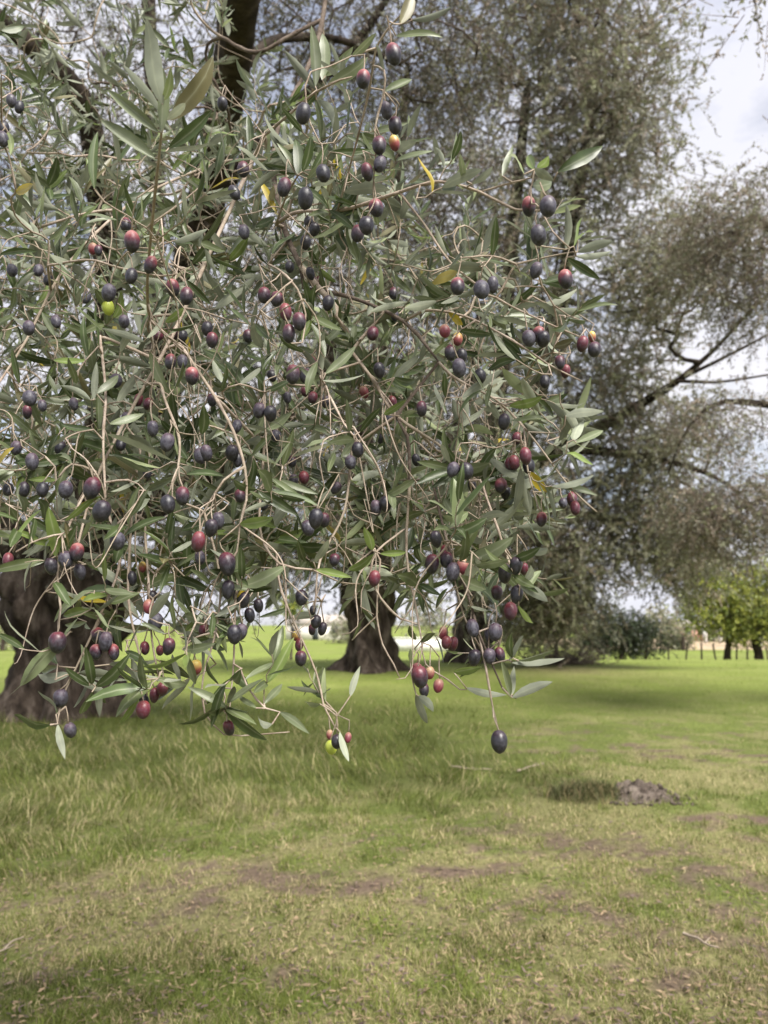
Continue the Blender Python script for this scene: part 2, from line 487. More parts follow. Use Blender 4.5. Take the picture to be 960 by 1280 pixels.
xs = np.concatenate([-np.geomspace(900, 7, 26), np.linspace(-6.6, 6.6, 170), np.geomspace(7, 900, 26)])
ys = np.concatenate([np.linspace(-12, 1.6, 12), np.linspace(1.8, 12, 150), np.linspace(12.15, 30, 60), np.geomspace(30.6, 1400, 40)])
GX, GY = np.meshgrid(xs, ys, indexing='ij')
GZ = height(GX, GY)
nx, ny = GX.shape
idx = np.arange(nx * ny).reshape(nx, ny)
gq = np.stack([idx[:-1, :-1], idx[1:, :-1], idx[1:, 1:], idx[:-1, 1:]], -1).reshape(-1, 4)
m_ground, N, L, b = mat("meadow_ground")
a = N.new("ShaderNodeAttribute"); a.attribute_name = "tint"
t = noise_node(N, L, 26, 8, rough=0.7)
mr = N.new("ShaderNodeMapRange"); mr.inputs['From Min'].default_value = 0.25; mr.inputs['From Max'].default_value = 0.75; mr.inputs['To Min'].default_value = 0.45; mr.inputs['To Max'].default_value = 1.5
L.new(t.outputs['Fac'], mr.inputs['Value'])
t3 = noise_node(N, L, 0.55, 5)
mr3 = N.new("ShaderNodeMapRange"); mr3.inputs['From Min'].default_value = 0.3; mr3.inputs['From Max'].default_value = 0.7; mr3.inputs['To Min'].default_value = 0.8; mr3.inputs['To Max'].default_value = 1.2
L.new(t3.outputs['Fac'], mr3.inputs['Value'])
mm = N.new("ShaderNodeMath"); mm.operation = 'MULTIPLY'; L.new(mr.outputs[0], mm.inputs[0]); L.new(mr3.outputs[0], mm.inputs[1])
hs = N.new("ShaderNodeHueSaturation"); L.new(a.outputs['Color'], hs.inputs['Color']); L.new(mm.outputs[0], hs.inputs['Value'])
L.new(hs.outputs[0], b.inputs['Base Color'])
b.inputs['Roughness'].default_value = 0.95; b.inputs['Specular IOR Level'].default_value = 0.1
bp = N.new("ShaderNodeBump"); bp.inputs['Strength'].default_value = 0.9; bp.inputs['Distance'].default_value = 0.02
t4 = noise_node(N, L, 60, 6, rough=0.7); L.new(t4.outputs['Fac'], bp.inputs['Height']); L.new(bp.outputs[0], b.inputs['Normal'])

C_GREEN, C_LAWN, C_STRAW, C_SOIL = np.array([0.125, 0.15, 0.042]), np.array([0.18, 0.225, 0.05]), np.array([0.36, 0.315, 0.16]), np.array([0.15, 0.11, 0.082])
st, so, ta = field(GX.ravel(), GY.ravel())
far = smooth(9, 20, GY.ravel())[:, None]
gc = (C_GREEN * (1 - far) + C_LAWN * far) * (1 - st[:, None]) + C_STRAW * 0.72 * st[:, None]
gc = gc * (1 - 0.4 * ta[:, None])  # ground under long grass darkened, tree shade painted into the tint
gc = gc * (1 - so[:, None]) + C_SOIL * so[:, None]
dirt = (smooth(14, 24, GX.ravel()) * smooth(62, 66, GY.ravel()) * (1 - smooth(120, 135, GY.ravel())))[:, None]
gc = gc * (1 - dirt) + np.array([0.44, 0.34, 0.23]) * dirt
dry = (np.exp(-(((GX.ravel() - 4.6) / 1.6) ** 2 + ((GY.ravel() - 20.5) / 2.2) ** 2)))[:, None]
gc = gc * (1 - 0.65 * dry) + np.array([0.22, 0.17, 0.105]) * 0.65 * dry
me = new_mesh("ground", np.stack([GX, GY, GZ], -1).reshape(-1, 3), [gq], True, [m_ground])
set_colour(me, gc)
obj("ground", me, label="patchy meadow of short green grass, straw and bare soil", kind="structure")

# ------------------------------------------------------------------ crowns of the standing trees
def sample_blobs(blobs):
    """blobs: (px, py, depth, half width px, half height px, half depth m, count)."""
    out = []
    for px, py, d, rx, ry, rd, n in blobs:
        u = unit(rng.normal(size=(n, 3)))
        r = rng.random(n) ** 0.45
        c = at(px, py, d)
        q = u * r[:, None]
        out.append(c + q[:, :1] * RIGHT * rx * d / F + q[:, 1:2] * np.array([0, rd, 0]) + q[:, 2:3] * np.array([0, 0, ry * d / F]))
    p = np.vstack(out)
    p[:, 2] = np.maximum(p[:, 2], height(p[:, 0], p[:, 1]) + 0.35)
    return p


def sprays(tips, dirs, per_tip, length, leaves_per, leaf_len, leaf_w, droop, spread, twig_r, mats_w, scatter=0.25):
    """Leafy twiglets on every branch tip. Returns leaf (verts, quads, material index) and twiglet (verts, faces)."""
    n = len(tips) * per_tip
    o = np.repeat(tips, per_tip, 0) + rng.normal(0, scatter, (n, 3))
    d = unit(np.repeat(dirs, per_tip, 0) * 0.6 + rng.normal(0, spread, (n, 3)) + np.array([0, 0, -droop * 0.4]))
    Ln = length * (0.55 + 0.9 * rng.random(n))
    bend = np.stack([rng.normal(0, 0.16, n), rng.normal(0, 0.16, n), -droop * (0.25 + 0.6 * rng.random(n))], -1)

    def along(t):
        return o[:, None, :] + Ln[:, None, None] * (d[:, None, :] * t[..., None] + bend[:, None, :] * (t ** 2)[..., None])
    tt = np.linspace(0, 0.9, 2)[None, :].repeat(n, 0)
    S = along(tt)                                          
    T = unit(np.gradient(S, axis=1))
    A = unit(np.cross(T, np.array([0.31, 0.77, 0.21]))); B = np.cross(T, A)
    rr = (twig_r * np.array([1.0, 0.4]))[None, :, None] * (0.7 + 0.6 * rng.random((n, 1, 1)))
    ring = [S + rr * (math.cos(q) * A + math.sin(q) * B) for q in (0, 2.1, 4.2)]
    tv = np.stack(ring, 2).reshape(-1, 3)                  
    base = (np.arange(n) * 6)[:, None]
    fq = []
    for i in range(1):
        for j in range(3):
            k = (j + 1) % 3
            fq.append(base + np.array([[i * 3 + j, i * 3 + k, i * 3 + 3 + k, i * 3 + 3 + j]]))
    tq = np.stack(fq, 1).reshape(-1, 4)
    t = 0.12 + 0.9 * rng.random((n, leaves_per))
    P = along(np.clip(t, 0, 1))
    D = d[:, None, :] + 2 * bend[:, None, :] * t[..., None]
    LD = unit(unit(D) * 0.55 + rng.normal(0, 0.55, P.shape) + np.array([0, 0, 0.04]))
    NV = unit(np.cross(LD, rng.normal(size=P.shape)) + 0.0)
    SD = np.cross(LD, NV)
    NV = np.where((NV[..., 2:] < 0) & (rng.random(NV.shape[:2])[..., None] < 0.6), -NV, NV)
    SD = np.cross(LD, NV)
    ll = (leaf_len * (0.65 + 0.6 * rng.random(P.shape[:2])))[..., None]
    lw = (leaf_w * (0.7 + 0.6 * rng.random(P.shape[:2])))[..., None] * 0.5
    v0 = P; v2 = P + LD * ll - NV * ll * 0.08
    v1 = P + LD * ll * 0.45 + SD * lw + NV * ll * 0.03; v3 = P + LD * ll * 0.45 - SD * lw + NV * ll * 0.03
    lv = np.stack([v0, v1, v2, v3], 2).reshape(-1, 3)
    lq = np.arange(len(lv)).reshape(-1, 4)
    mi = rng.choice(len(mats_w), size=n, p=np.array(mats_w) / sum(mats_w)).repeat(leaves_per)
    flip = rng.random(len(mi)) < 0.12
    mi = np.where(flip, rng.choice(len(mats_w), size=len(mi), p=np.array(mats_w) / sum(mats_w)), mi)
    return lv, lq, mi, tv, tq


def trunk_mesh(name, path, seed, sides=56, lobes=5, lobe_amp=0.2, flare=0.7, twist=0.7, rough=0.1):
    """Gnarled old trunk: rings along path (x, y, z, radius) with twisting folds and root buttresses. The first point is at ground level."""
    p = spline(np.array(path), 0.07)
    z0 = p[0, 2]
    th = np.linspace(0, 2 * math.pi, sides, endpoint=False)
    rs = np.random.default_rng(seed)
    ph = rs.random(6) * 6.28
    V = []
    for x, y, z, r in p:
        h = z - z0
        tw = th + twist * h
        f = 1 + lobe_amp * (0.55 * np.cos(lobes * tw + ph[0]) + 0.3 * np.cos((lobes + 3) * tw * 1.0 + ph[1]) + 0.3 * np.cos(2 * tw + ph[2]))
        butt = flare * math.exp(-max(h, 0) / (0.34 * r / 0.6)) * (0.4 + 0.9 * np.maximum(0, np.cos(lobes * (th + 0.3) + ph[0])) ** 1.5)
        rad = r * (f + butt)
        nz = np.array([noise.fractal(Vector((math.cos(q) * 1.7 * r * 2 + seed, math.sin(q) * 1.7 * r * 2, h * 1.1)), 0.8, 2.1, 5) for q in th])
        nz2 = np.array([noise.noise(Vector((math.cos(q) * 9 * r + seed * 3, math.sin(q) * 9 * r, h * 2.2))) for q in th])
        nz3 = np.array([noise.ridged_multi_fractal(Vector((math.cos(q) * 3.0 * r + seed, math.sin(q) * 3.0 * r, h * 0.55)), 0.9, 2.0, 4, 1.0, 2.0) for q in th])
        rad = rad * (1 + rough * nz + 0.08 * nz2 - 0.17 * (nz3 - 0.9))
        V.append(np.stack([x + rad * np.cos(th), y + rad * np.sin(th), np.full(sides, z)], -1))
    n = len(V)
    V = np.vstack(V)
    i = np.arange(n - 1)[:, None] * sides; j = np.arange(sides)[None, :]; k = (j + 1) % sides
    q = np.stack([i + j, i + k, i + sides + k, i + sides + j], -1).reshape(-1, 4)
    top = V[-sides:].mean(0) + np.array([0, 0, 0.05])
    V = np.vstack([V, top])
    tri = np.stack([(n - 1) * sides + j[0], (n - 1) * sides + k[0], np.full(sides, len(V) - 1)], -1)
    return new_mesh(name, V, [q, tri], True, [M_TRUNK])


def root_empty(name, loc, label, category, group=None):
    o = obj(name, None, None, label, category, group)
    o.location = loc
    o.empty_display_size = 0.3
    return o


def child(name, me, root, **kw):
    o = obj(name, me, root, **kw)
    o.matrix_parent_inverse = Matrix.Translation(root.location).inverted()
    return o


def crown_parts(root, limbs, targets, spray, wood=M_BRANCH, step=0.35, r_tip=0.012, mats=None, sides=6, bark=M_FARTWIG, limb_name="limb", up=0.0, sag=0.05, expo=2.2):
    """limbs: seed polylines (n,4). Builds limb (thick), branchwork (thin) and crown (leaves) as parts of root."""
    seeds = [spline(np.array(l, float), step) for l in limbs]
    chains, dirs, _ = grow(seeds, targets, step, r_tip=r_tip, up_bias=up, sag=sag, expo=expo)
    fine = Tubes()
    for P, R in chains:
        big = R.max() > 0.055
        sp = spline(np.column_stack([P, R]), step * 0.6) if big else np.column_stack([P, R])
        if big:
            tb = Tubes(); tb.add(sp[:, :3], np.maximum(sp[:, 3], 0.004), 12, 0.16)
            child(limb_name, tb.mesh(limb_name, wood), root)
        else:
            fine.add(sp[:, :3], np.maximum(sp[:, 3], 0.003), 5 if R.max() > 0.025 else 4)
    if fine.v:
        child("branchwork", fine.mesh("branchwork", bark), root, kind="stuff")
    lv, lq, mi, tv, tq = sprays(targets, dirs, **spray)
    fl = tv.reshape(-1, 3)
    V = np.vstack([lv, fl])
    ms = (mats or M_CROWN)
    me = new_mesh("crown", V, [np.vstack([lq, tq + len(lv)])], False, list(ms) + [bark], np.concatenate([mi, np.full(len(tq), len(ms))]))
    child("crown", me, root, kind="stuff")


def L4(pts):
    """(px, py, depth, radius) -> world polyline with radius."""
    return [(*at(a, b, c), r) for a, b, c, r in pts]


def on_ground(px, y):
    x = (px - 480) / F * y / math.cos(PITCH) * 1.0
    return np.array([x, y, float(height(x, y))])


# --- the tree whose bough hangs in front of the camera: trunk at the left edge
gA = on_ground(88, 12.7)
treeA = root_empty("olive_tree", gA, "ancient gnarled olive tree, its fruiting bough hanging close in front", "olive tree")
x, y, z = gA
child("trunk", trunk_mesh("trunk", [(x, y, z - 0.12, 0.92), (x + 0.02, y, z + 0.3, 0.80), (x + 0.02, y, z + 0.75, 0.72), (x, y, z + 1.15, 0.72), (x - 0.04, y, z + 1.55, 0.86), (x - 0.02, y, z + 2.0, 1.02), (x + 0.02, y, z + 2.35, 0.9)], 4, 72, 6, 0.30, 0.62, 0.5, 0.17), treeA)
limbsA = [
    L4([(95, 720, 12.7, 0.5), (165, 590, 12.2, 0.36), (215, 430, 11, 0.29), (258, 250, 9, 0.22), (288, 90, 7, 0.17), (303, -30, 5.6, 0.145), (330, -260, 3.9, 0.12)]),
    L4([(70, 715, 12.7, 0.45), (115, 600, 12.2, 0.30), (138, 420, 11.4, 0.22), (125, 240, 10, 0.17), (104, 130, 9.2, 0.14), (45, 62, 8.6, 0.12), (-45, -5, 8.2, 0.10)]),
    L4([(60, 720, 12.7, 0.45), (-20, 640, 12.0, 0.34), (-120, 480, 11.0, 0.26), (-190, 250, 10.0, 0.18), (-230, 0, 9.5, 0.12)]),
    L4([(150, 620, 12.4, 0.24), (185, 500, 12, 0.16), (196, 250, 11.4, 0.12), (188, 60, 10.8, 0.10), (184, -60, 10.5, 0.08)]),
    L4([(284, 110, 7.2, 0.07), (318, 68, 7.2, 0.055), (352, 48, 7.4, 0.045), (425, 50, 7.8, 0.035), (500, 80, 8.2, 0.022)]),
    L4([(140, 660, 12.5, 0.3), (260, 590, 12.2, 0.2), (380, 500, 11.8, 0.13), (440, 380, 11.4, 0.08)]),
    L4([(250, 280, 9.3, 0.1), (330, 170, 8.8, 0.075), (440, 60, 8.6, 0.05), (520, -60, 8.4, 0.03)]),
]
tgtA = sample_blobs([(40, 330, 10.5, 240, 240, 2.2, 330), (300, 330, 10.0, 200, 200, 2.0, 300), (110, 60, 9.5, 230, 110, 2.0, 190), (450, 40, 8.6, 190, 110, 1.6, 230),
                     (-220, 250, 9.5, 170, 320, 2.5, 80), (420, 470, 11, 150, 190, 1.6, 200), (130, 590, 11.6, 260, 90, 1.6, 230), (60, 670, 12.3, 130, 50, 1.2, 80), (240, 690, 12.6, 120, 45, 1.2, 110), (560, 80, 9, 80, 110, 1.4, 90)])
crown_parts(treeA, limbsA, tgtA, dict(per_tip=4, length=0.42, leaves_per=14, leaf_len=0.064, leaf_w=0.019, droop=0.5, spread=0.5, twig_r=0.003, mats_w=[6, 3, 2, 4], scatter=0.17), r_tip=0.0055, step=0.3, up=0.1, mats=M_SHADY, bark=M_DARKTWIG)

# --- second trunk, further back in the middle
gB = on_ground(462, 20.0)
treeB = root_empty("olive_tree", gB, "old olive tree with hollow twisted trunk in the middle of the row", "olive tree")
x, y, z = gB
child("trunk", trunk_mesh("trunk", [(x, y, z - 0.12, 0.74), (x, y, z + 0.3, 0.64), (x + 0.03, y, z + 0.8, 0.56), (x + 0.02, y, z + 1.3, 0.56), (x - 0.05, y, z + 1.9, 0.62), (x - 0.05, y, z + 2.6, 0.7), (x - 0.02, y, z + 3.1, 0.6)], 9, 64, 4, 0.30, 0.6, 0.9, 0.16), treeB)
tgtB = sample_blobs([(470, 520, 18.5, 170, 150, 2.5, 330), (500, 260, 17.5, 150, 200, 2.5, 200), (370, 690, 19, 110, 55, 2, 170), (560, 660, 18.5, 90, 70, 2, 130)])
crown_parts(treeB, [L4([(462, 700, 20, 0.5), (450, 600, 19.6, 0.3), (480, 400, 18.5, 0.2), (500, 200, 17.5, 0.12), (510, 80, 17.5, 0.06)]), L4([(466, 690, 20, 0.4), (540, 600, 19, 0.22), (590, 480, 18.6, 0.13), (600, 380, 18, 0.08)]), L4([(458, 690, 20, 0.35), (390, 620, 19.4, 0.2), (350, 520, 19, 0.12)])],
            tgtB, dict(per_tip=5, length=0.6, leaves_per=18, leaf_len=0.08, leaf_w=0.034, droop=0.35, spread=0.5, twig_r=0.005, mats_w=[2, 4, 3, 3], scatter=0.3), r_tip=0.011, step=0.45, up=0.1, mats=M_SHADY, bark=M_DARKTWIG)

# --- third trunk and the big drooping crown to its right
gC = on_ground(586, 24.0)
treeC = root_empty("olive_tree", gC, "tall olive tree with wide drooping crown above the dark bush", "olive tree")
x, y, z = gC
child("trunk", trunk_mesh("trunk", [(x, y, z - 0.12, 0.62), (x, y, z + 0.4, 0.56), (x + 0.02, y, z + 1.0, 0.50), (x + 0.05, y, z + 1.7, 0.52), (x + 0.15, y, z + 2.4, 0.58), (x + 0.25, y, z + 3.0, 0.46)], 14, 56, 4, 0.22, 0.5, 0.6, 0.14), treeC)
limbsC = [
    L4([(592, 700, 24, 0.42), (640, 600, 23, 0.3), (690, 420, 21, 0.22), (730, 200, 19, 0.14), (750, 40, 18, 0.08)]),
    L4([(590, 700, 24, 0.4), (620, 520, 22, 0.26), (640, 300, 20, 0.18), (660, 100, 18.5, 0.10)]),
    L4([(650, 590, 22.8, 0.24), (740, 540, 21, 0.17), (810, 500, 19.5, 0.12), (850, 474, 18.8, 0.075), (900, 430, 18.2, 0.05), (935, 392, 17.9, 0.04), (990, 340, 17.6, 0.025)]),
    L4([(850, 474, 18.8, 0.05), (905, 447, 18.4, 0.04), (985, 405, 18.2, 0.025)]),
    L4([(846, 476, 18.8, 0.05), (895, 478, 18.5, 0.035), (1000, 462, 18.2, 0.02)]),
    L4([(700, 560, 21.6, 0.16), (800, 570, 20, 0.1), (880, 590, 19, 0.06), (930, 620, 18.6, 0.03)]),
    L4([(660, 640, 22.8, 0.16), (720, 640, 21.8, 0.1), (790, 660, 21.2, 0.05)]),
]
tgtC = sample_blobs([(650, 560, 20.5, 160, 170, 3, 400), (610, 300, 19, 150, 230, 3, 520), (752, 165, 18, 90, 150, 2.5, 430), (695, 0, 18, 162, 100, 2.5, 420), (770, 470, 20, 90, 130, 2.5, 280),
                     (690, 690, 20.5, 105, 75, 2, 320), (795, 640, 20.5, 78, 68, 1.8, 230), (665, 762, 21.5, 75, 35, 1.4, 150), (830, 330, 17.5, 75, 75, 2, 170), (835, 560, 19.5, 55, 60, 1.5, 110), (845, 690, 20, 55, 52, 1.4, 150), (700, 748, 21, 60, 42, 1.3, 130)])
crown_parts(treeC, limbsC, tgtC, dict(per_tip=5, length=0.52, leaves_per=30, leaf_len=0.072, leaf_w=0.030, droop=0.3, spread=0.5, twig_r=0.005, mats_w=[2, 5, 4, 2.5], scatter=0.34), r_tip=0.010, step=0.45, up=0.1)

# --- tree outside the right edge whose limb and twigs reach in
gE = on_ground(1180, 13.0)
treeE = root_empty("olive_tree", gE, "olive tree reaching in from the right edge with a bare dark limb", "olive tree")
x, y, z = gE
child("trunk", trunk_mesh("trunk", [(x, y, z - 0.12, 0.6), (x, y, z + 0.6, 0.5), (x, y, z + 1.3, 0.46), (x - 0.1, y, z + 2.1, 0.5), (x - 0.2, y, z + 2.8, 0.42)], 21, 48, 5, 0.2, 0.6, 0.6, 0.12), treeE)
limbsE = [
    L4([(1165, 640, 13, 0.36), (1090, 560, 13, 0.22), (1010, 515, 13, 0.09), (950, 505, 13, 0.06), (905, 502, 13, 0.045), (875, 518, 13, 0.032), (852, 548, 13.2, 0.02), (836, 590, 13.3, 0.018)]),
    L4([(1165, 640, 13, 0.34), (1100, 450, 13, 0.2), (1010, 330, 13, 0.1), (940, 270, 13, 0.05)]),
    L4([(1090, 560, 13, 0.15), (1030, 590, 12.6, 0.08), (960, 620, 12.3, 0.04), (900, 650, 12.2, 0.02)]),
    L4([(1170, 620, 13, 0.25), (1200, 400, 12.5, 0.18), (1150, 100, 11, 0.1), (1080, -80, 9, 0.05), (1000, -60, 6.5, 0.02)]),
]
tgtE = sample_blobs([(905, 305, 13, 66, 76, 1.2, 210), (1060, 270, 13, 130, 150, 1.8, 100), (950, 375, 13, 60, 45, 1.2, 90), (945, 640, 12.3, 95, 40, 1.2, 190), (940, 0, 7.0, 34, 24, 0.5, 7), (875, 650, 12.8, 42, 50, 0.8, 70), (915, 530, 12.8, 80, 60, 1, 70), (1080, 600, 12.6, 80, 90, 1.5, 36)])
crown_parts(treeE, limbsE, tgtE, dict(per_tip=5, length=0.48, leaves_per=14, leaf_len=0.062, leaf_w=0.023, droop=0.5, spread=0.6, twig_r=0.004, mats_w=[3, 3, 2, 4], scatter=0.2), r_tip=0.006, step=0.35, up=0.05)


# ------------------------------------------------------------------ far things beyond the lawn
M_BUSH = [leaf_mat("bush_leaf_dark", (0.020, 0.030, 0.015), (0.05, 0.06, 0.036), 0.3, 0.4, 0.15, False, 1.3), leaf_mat("bush_leaf", (0.036, 0.052, 0.022), (0.07, 0.085, 0.046), 0.3, 0.4, 0.15, False, 1.3)]
M_CITRUS = [leaf_mat("lime_crown_leaf", (0.40, 0.42, 0.06), (0.44, 0.46, 0.13), 0.3, 0.45, 0.35, False, 1.3), leaf_mat("mid_green_crown_leaf", (0.19, 0.24, 0.045), (0.26, 0.31, 0.09), 0.3, 0.45, 0.3, False, 1.3)]


def small_tree(name, label, category, base, trunk_pts, blobs, spray, mats, group=None, r=0.1):
    root = root_empty(name, base, label, category, group)
    tb = Tubes(); p = spline(np.array([(*(base + np.array(q[:3])), q[3]) for q in trunk_pts], float), 0.15)
    tb.add(p[:, :3], p[:, 3], 12, 0.2)
    child("trunk", tb.mesh("trunk", M_BRANCH), root)
    tg = sample_blobs(blobs)
    crown_parts(root, [p[len(p) // 2:]], tg, spray, mats=mats, step=0.3, r_tip=0.008, bark=M_BRANCH)
    return root


sp_far = dict(per_tip=5, length=0.5, leaves_per=9, leaf_len=0.13, leaf_w=0.06, droop=0.3, spread=0.6, twig_r=0.008, scatter=0.22)
g1 = on_ground(897, 37.2)
small_tree("lime_green_tree", "yellow-green broadleaf tree with forked trunk beside the wire fence", "tree", g1,
           [(0, 0, -0.1, 0.2), (0.05, 0, 0.6, 0.15), (0.22, 0, 1.3, 0.14), (0.3, 0, 2.0, 0.12), (0.35, 0, 3.2, 0.06)],
           [(900, 752, 37, 46, 36, 1.6, 200), (890, 722, 37, 34, 26, 1.3, 100), (872, 765, 37, 24, 24, 1, 60)], dict(sp_far, mats_w=[5, 4]), M_CITRUS)
g2 = on_ground(936, 37.0)
small_tree("lime_green_tree", "yellow-green broadleaf tree at the right edge with dark trunk", "tree", g2,
           [(0, 0, -0.1, 0.26), (0.0, 0, 0.5, 0.2), (-0.1, 0, 1.2, 0.2), (0.1, 0, 2.0, 0.14), (0.2, 0, 3.0, 0.06)],
           [(945, 765, 36.5, 44, 34, 1.6, 200), (958, 728, 37, 40, 36, 1.5, 130), (930, 782, 36.5, 30, 20, 1, 70)], dict(sp_far, mats_w=[5, 4]), M_CITRUS)
g3 = on_ground(780, 37.5)
bushr = root_empty("bush", g3, "dense dark evergreen bush at the far end of the lawn", "bush")
tgb = sample_blobs([(765, 790, 37.2, 40, 28, 1.3, 150), (802, 795, 37.2, 30, 24, 1.1, 90), (742, 800, 37.2, 22, 18, 0.8, 40)])
crown_parts(bushr, [[(*(g3 + np.array([-0.5, 0, -0.1])), 0.12), (*(g3 + np.array([-0.4, 0, 0.8])), 0.08), (*(g3 + np.array([-0.3, 0, 1.6])), 0.03)], [(*(g3 + np.array([0.7, 0, -0.1])), 0.08), (*(g3 + np.array([0.8, 0, 0.9])), 0.03)]], tgb,
            dict(sp_far, per_tip=7, mats_w=[6, 2]), mats=M_BUSH, step=0.3, r_tip=0.008, bark=M_BRANCH, limb_name="stem")
g4 = on_ground(367, 42)
small_tree("round_headed_tree", "small round-headed green tree seen through the gap between trunks", "tree", g4,
           [(0, 0, -0.1, 0.09), (0, 0, 0.6, 0.07), (0.03, 0, 1.2, 0.07), (0.0, 0, 1.9, 0.05)], [(366, 757, 42, 16, 14, 0.7, 60)], dict(sp_far, length=0.3, mats_w=[2, 6]), M_CITRUS)
# far shrubs and trees along the horizon, each its own
far_list = [(845, 62, 14, 12, "low grey-green shrub by the pink house, beyond the fence"), (905, 105, 30, 10, "long low hedge shrub behind the white gate posts"), (250, 70, 34, 26, "grey-green tree far behind the row, left of the round tree"),
            (535, 66, 40, 34, "grey-green tree behind the white wall between two trunks"), (690, 52, 46, 42, "hazy olive-green tree behind the brush at the lawn edge"), (825, 90, 26, 22, "grey tree beyond the dark bush, against the sky gap"), (640, 60, 30, 30, "dull green tree behind the third trunk"), (15, 60, 30, 22, "grey-green tree far beyond the left trunk"), (440, 95, 30, 14, "low far shrub behind the hollow trunk"), (960, 80, 40, 30, "far green tree behind the yellow-green trees")]
for px, yy, rw, rh, lab in far_list:
    g = on_ground(px, yy)
    py = 780 - (g[2] - CAM_H) / yy * F
    s = yy / 40
    small_tree("distant_tree", lab, "tree", g, [(0, 0, -0.1, 0.10 * s), (0, 0, 0.3 * s, 0.09 * s), (0, 0, 0.7 * s, 0.06 * s)],
               [(px, py - rh * 1.0, yy * 1.01, rw, rh, rw * yy / F, 60)], dict(sp_far, per_tip=5, length=0.35 * s, leaf_len=0.15 * s, leaf_w=0.07 * s, scatter=0.25 * s, mats_w=[3, 3, 3, 1]), None, "trees on the far side of the field")


# wire fence
def box(c, s, rz=0.0):
    v = np.array([[a, b_, c_] for a in (-.5, .5) for b_ in (-.5, .5) for c_ in (0, 1)], float) * np.array(s)
    R = np.array([[math.cos(rz), -math.sin(rz), 0], [math.sin(rz), math.cos(rz), 0], [0, 0, 1]])
    f = np.array([[0, 1, 3, 2], [4, 6, 7, 5], [0, 4, 5, 1], [2, 3, 7, 6], [0, 2, 6, 4], [1, 5, 7, 3]])
    return v @ R.T + np.array(c), f


M_POST = bark_mat("weathered_post", (0.07, 0.055, 0.045), (0.14, 0.115, 0.095), (0.24, 0.2, 0.17), scale=12, bump=0.4)
m_wire, N, L, b = mat("fence_wire"); b.inputs['Base Color'].default_value = (0.16, 0.15, 0.14, 1); b.inputs['Metallic'].default_value = 0.6; b.inputs['Roughness'].default_value = 0.5
tw = noise_node(N, L, 8, 3); rw_ = ramp(N, [(0.4, (0.12, 0.11, 0.1)), (0.6, (0.22, 0.19, 0.16))]); L.new(tw.outputs['Fac'], rw_.inputs[0]); L.new(rw_.outputs[0], b.inputs['Base Color'])
fence = root_empty("wire_fence", on_ground(845, 38.2), "thin wire fence on leaning wooden posts at the lawn's far edge", "fence")
posts = []
for px in (826, 846, 866, 884, 908, 921, 947, 961, 985):
    g = on_ground(px, 38.2)
    tb = Tubes(); lean = random.uniform(-0.12, 0.12) + (0.12 if px == 846 else 0)
    top = g + np.array([lean, 0.03, 0.95 + random.uniform(-0.1, 0.08)])
    tb.add(np.linspace(g + np.array([0, 0, -0.1]), top, 5), [0.045, 0.045, 0.042, 0.042, 0.038], 7, 0.15)
    child("post", tb.mesh("post", M_POST), fence); posts.append((g, top))
for hh in (0.3, 0.6, 0.88):
    tb = Tubes()
    pts = np.array([g + (tp - g) * hh - np.array([0, 0.05, 0]) for g, tp in posts])
    tb.add(pts, np.full(len(pts), 0.006), 4)
    child("wire", tb.mesh("wire", m_wire), fence)

# white gate posts
m_white, N, L, b = mat("limewashed_masonry")
tw = noise_node(N, L, 3, 5); rw_ = ramp(N, [(0.35, (0.52, 0.50, 0.47)), (0.6, (0.78, 0.77, 0.74))]); L.new(tw.outputs['Fac'], rw_.inputs[0]); L.new(rw_.outputs[0], b.inputs['Base Color']); b.inputs['Roughness'].default_value = 0.9
for px, lab in ((872, "white masonry gate post, the one nearer the pink house"), (890, "white masonry gate post, the one nearer the yellow-green tree")):
    g = on_ground(px, 98)
    rt = root_empty("gate_post", g, lab, "gate post", "white gate posts beyond the fence")
    v, f = box(g, (0.36, 0.36, 1.7)); child("shaft", new_mesh("shaft", v, [f], False, [m_white]), rt)
    v, f = box(g + np.array([0, 0, 1.702]), (0.46, 0.46, 0.14)); child("cap", new_mesh("cap", v, [f], False, [m_white]), rt)

# low white wall behind the second and third trunks
gw = on_ground(520, 58)
wr = root_empty("garden_wall", gw, "low white wall seen between the second and third trunks", "wall")
v, f = box(gw, (6.4, 0.22, 0.95)); child("wall_body", new_mesh("wall_body", v, [f], False, [m_white]), wr)
v, f = box(gw + np.array([0, 0, 0.952]), (6.5, 0.32, 0.09)); child("coping", new_mesh("coping", v, [f], False, [m_white]), wr)

# houses
def plaster(name, c):
    m, N, L, b = mat(name)
    t = noise_node(N, L, 1.5, 6); r = ramp(N, [(0.3, tuple(k * 0.8 for k in c)), (0.7, c)]); L.new(t.outputs['Fac'], r.inputs[0]); L.new(r.outputs[0], b.inputs['Base Color']); b.inputs['Roughness'].default_value = 0.9
    return m


M_PINK, M_PALE = plaster("pink_plaster", (0.55, 0.30, 0.23)), plaster("pale_plaster", (0.72, 0.68, 0.64))
M_ROOF = plaster("clay_roof", (0.46, 0.41, 0.37)); M_DARK = plaster("window_glass", (0.05, 0.06, 0.07))


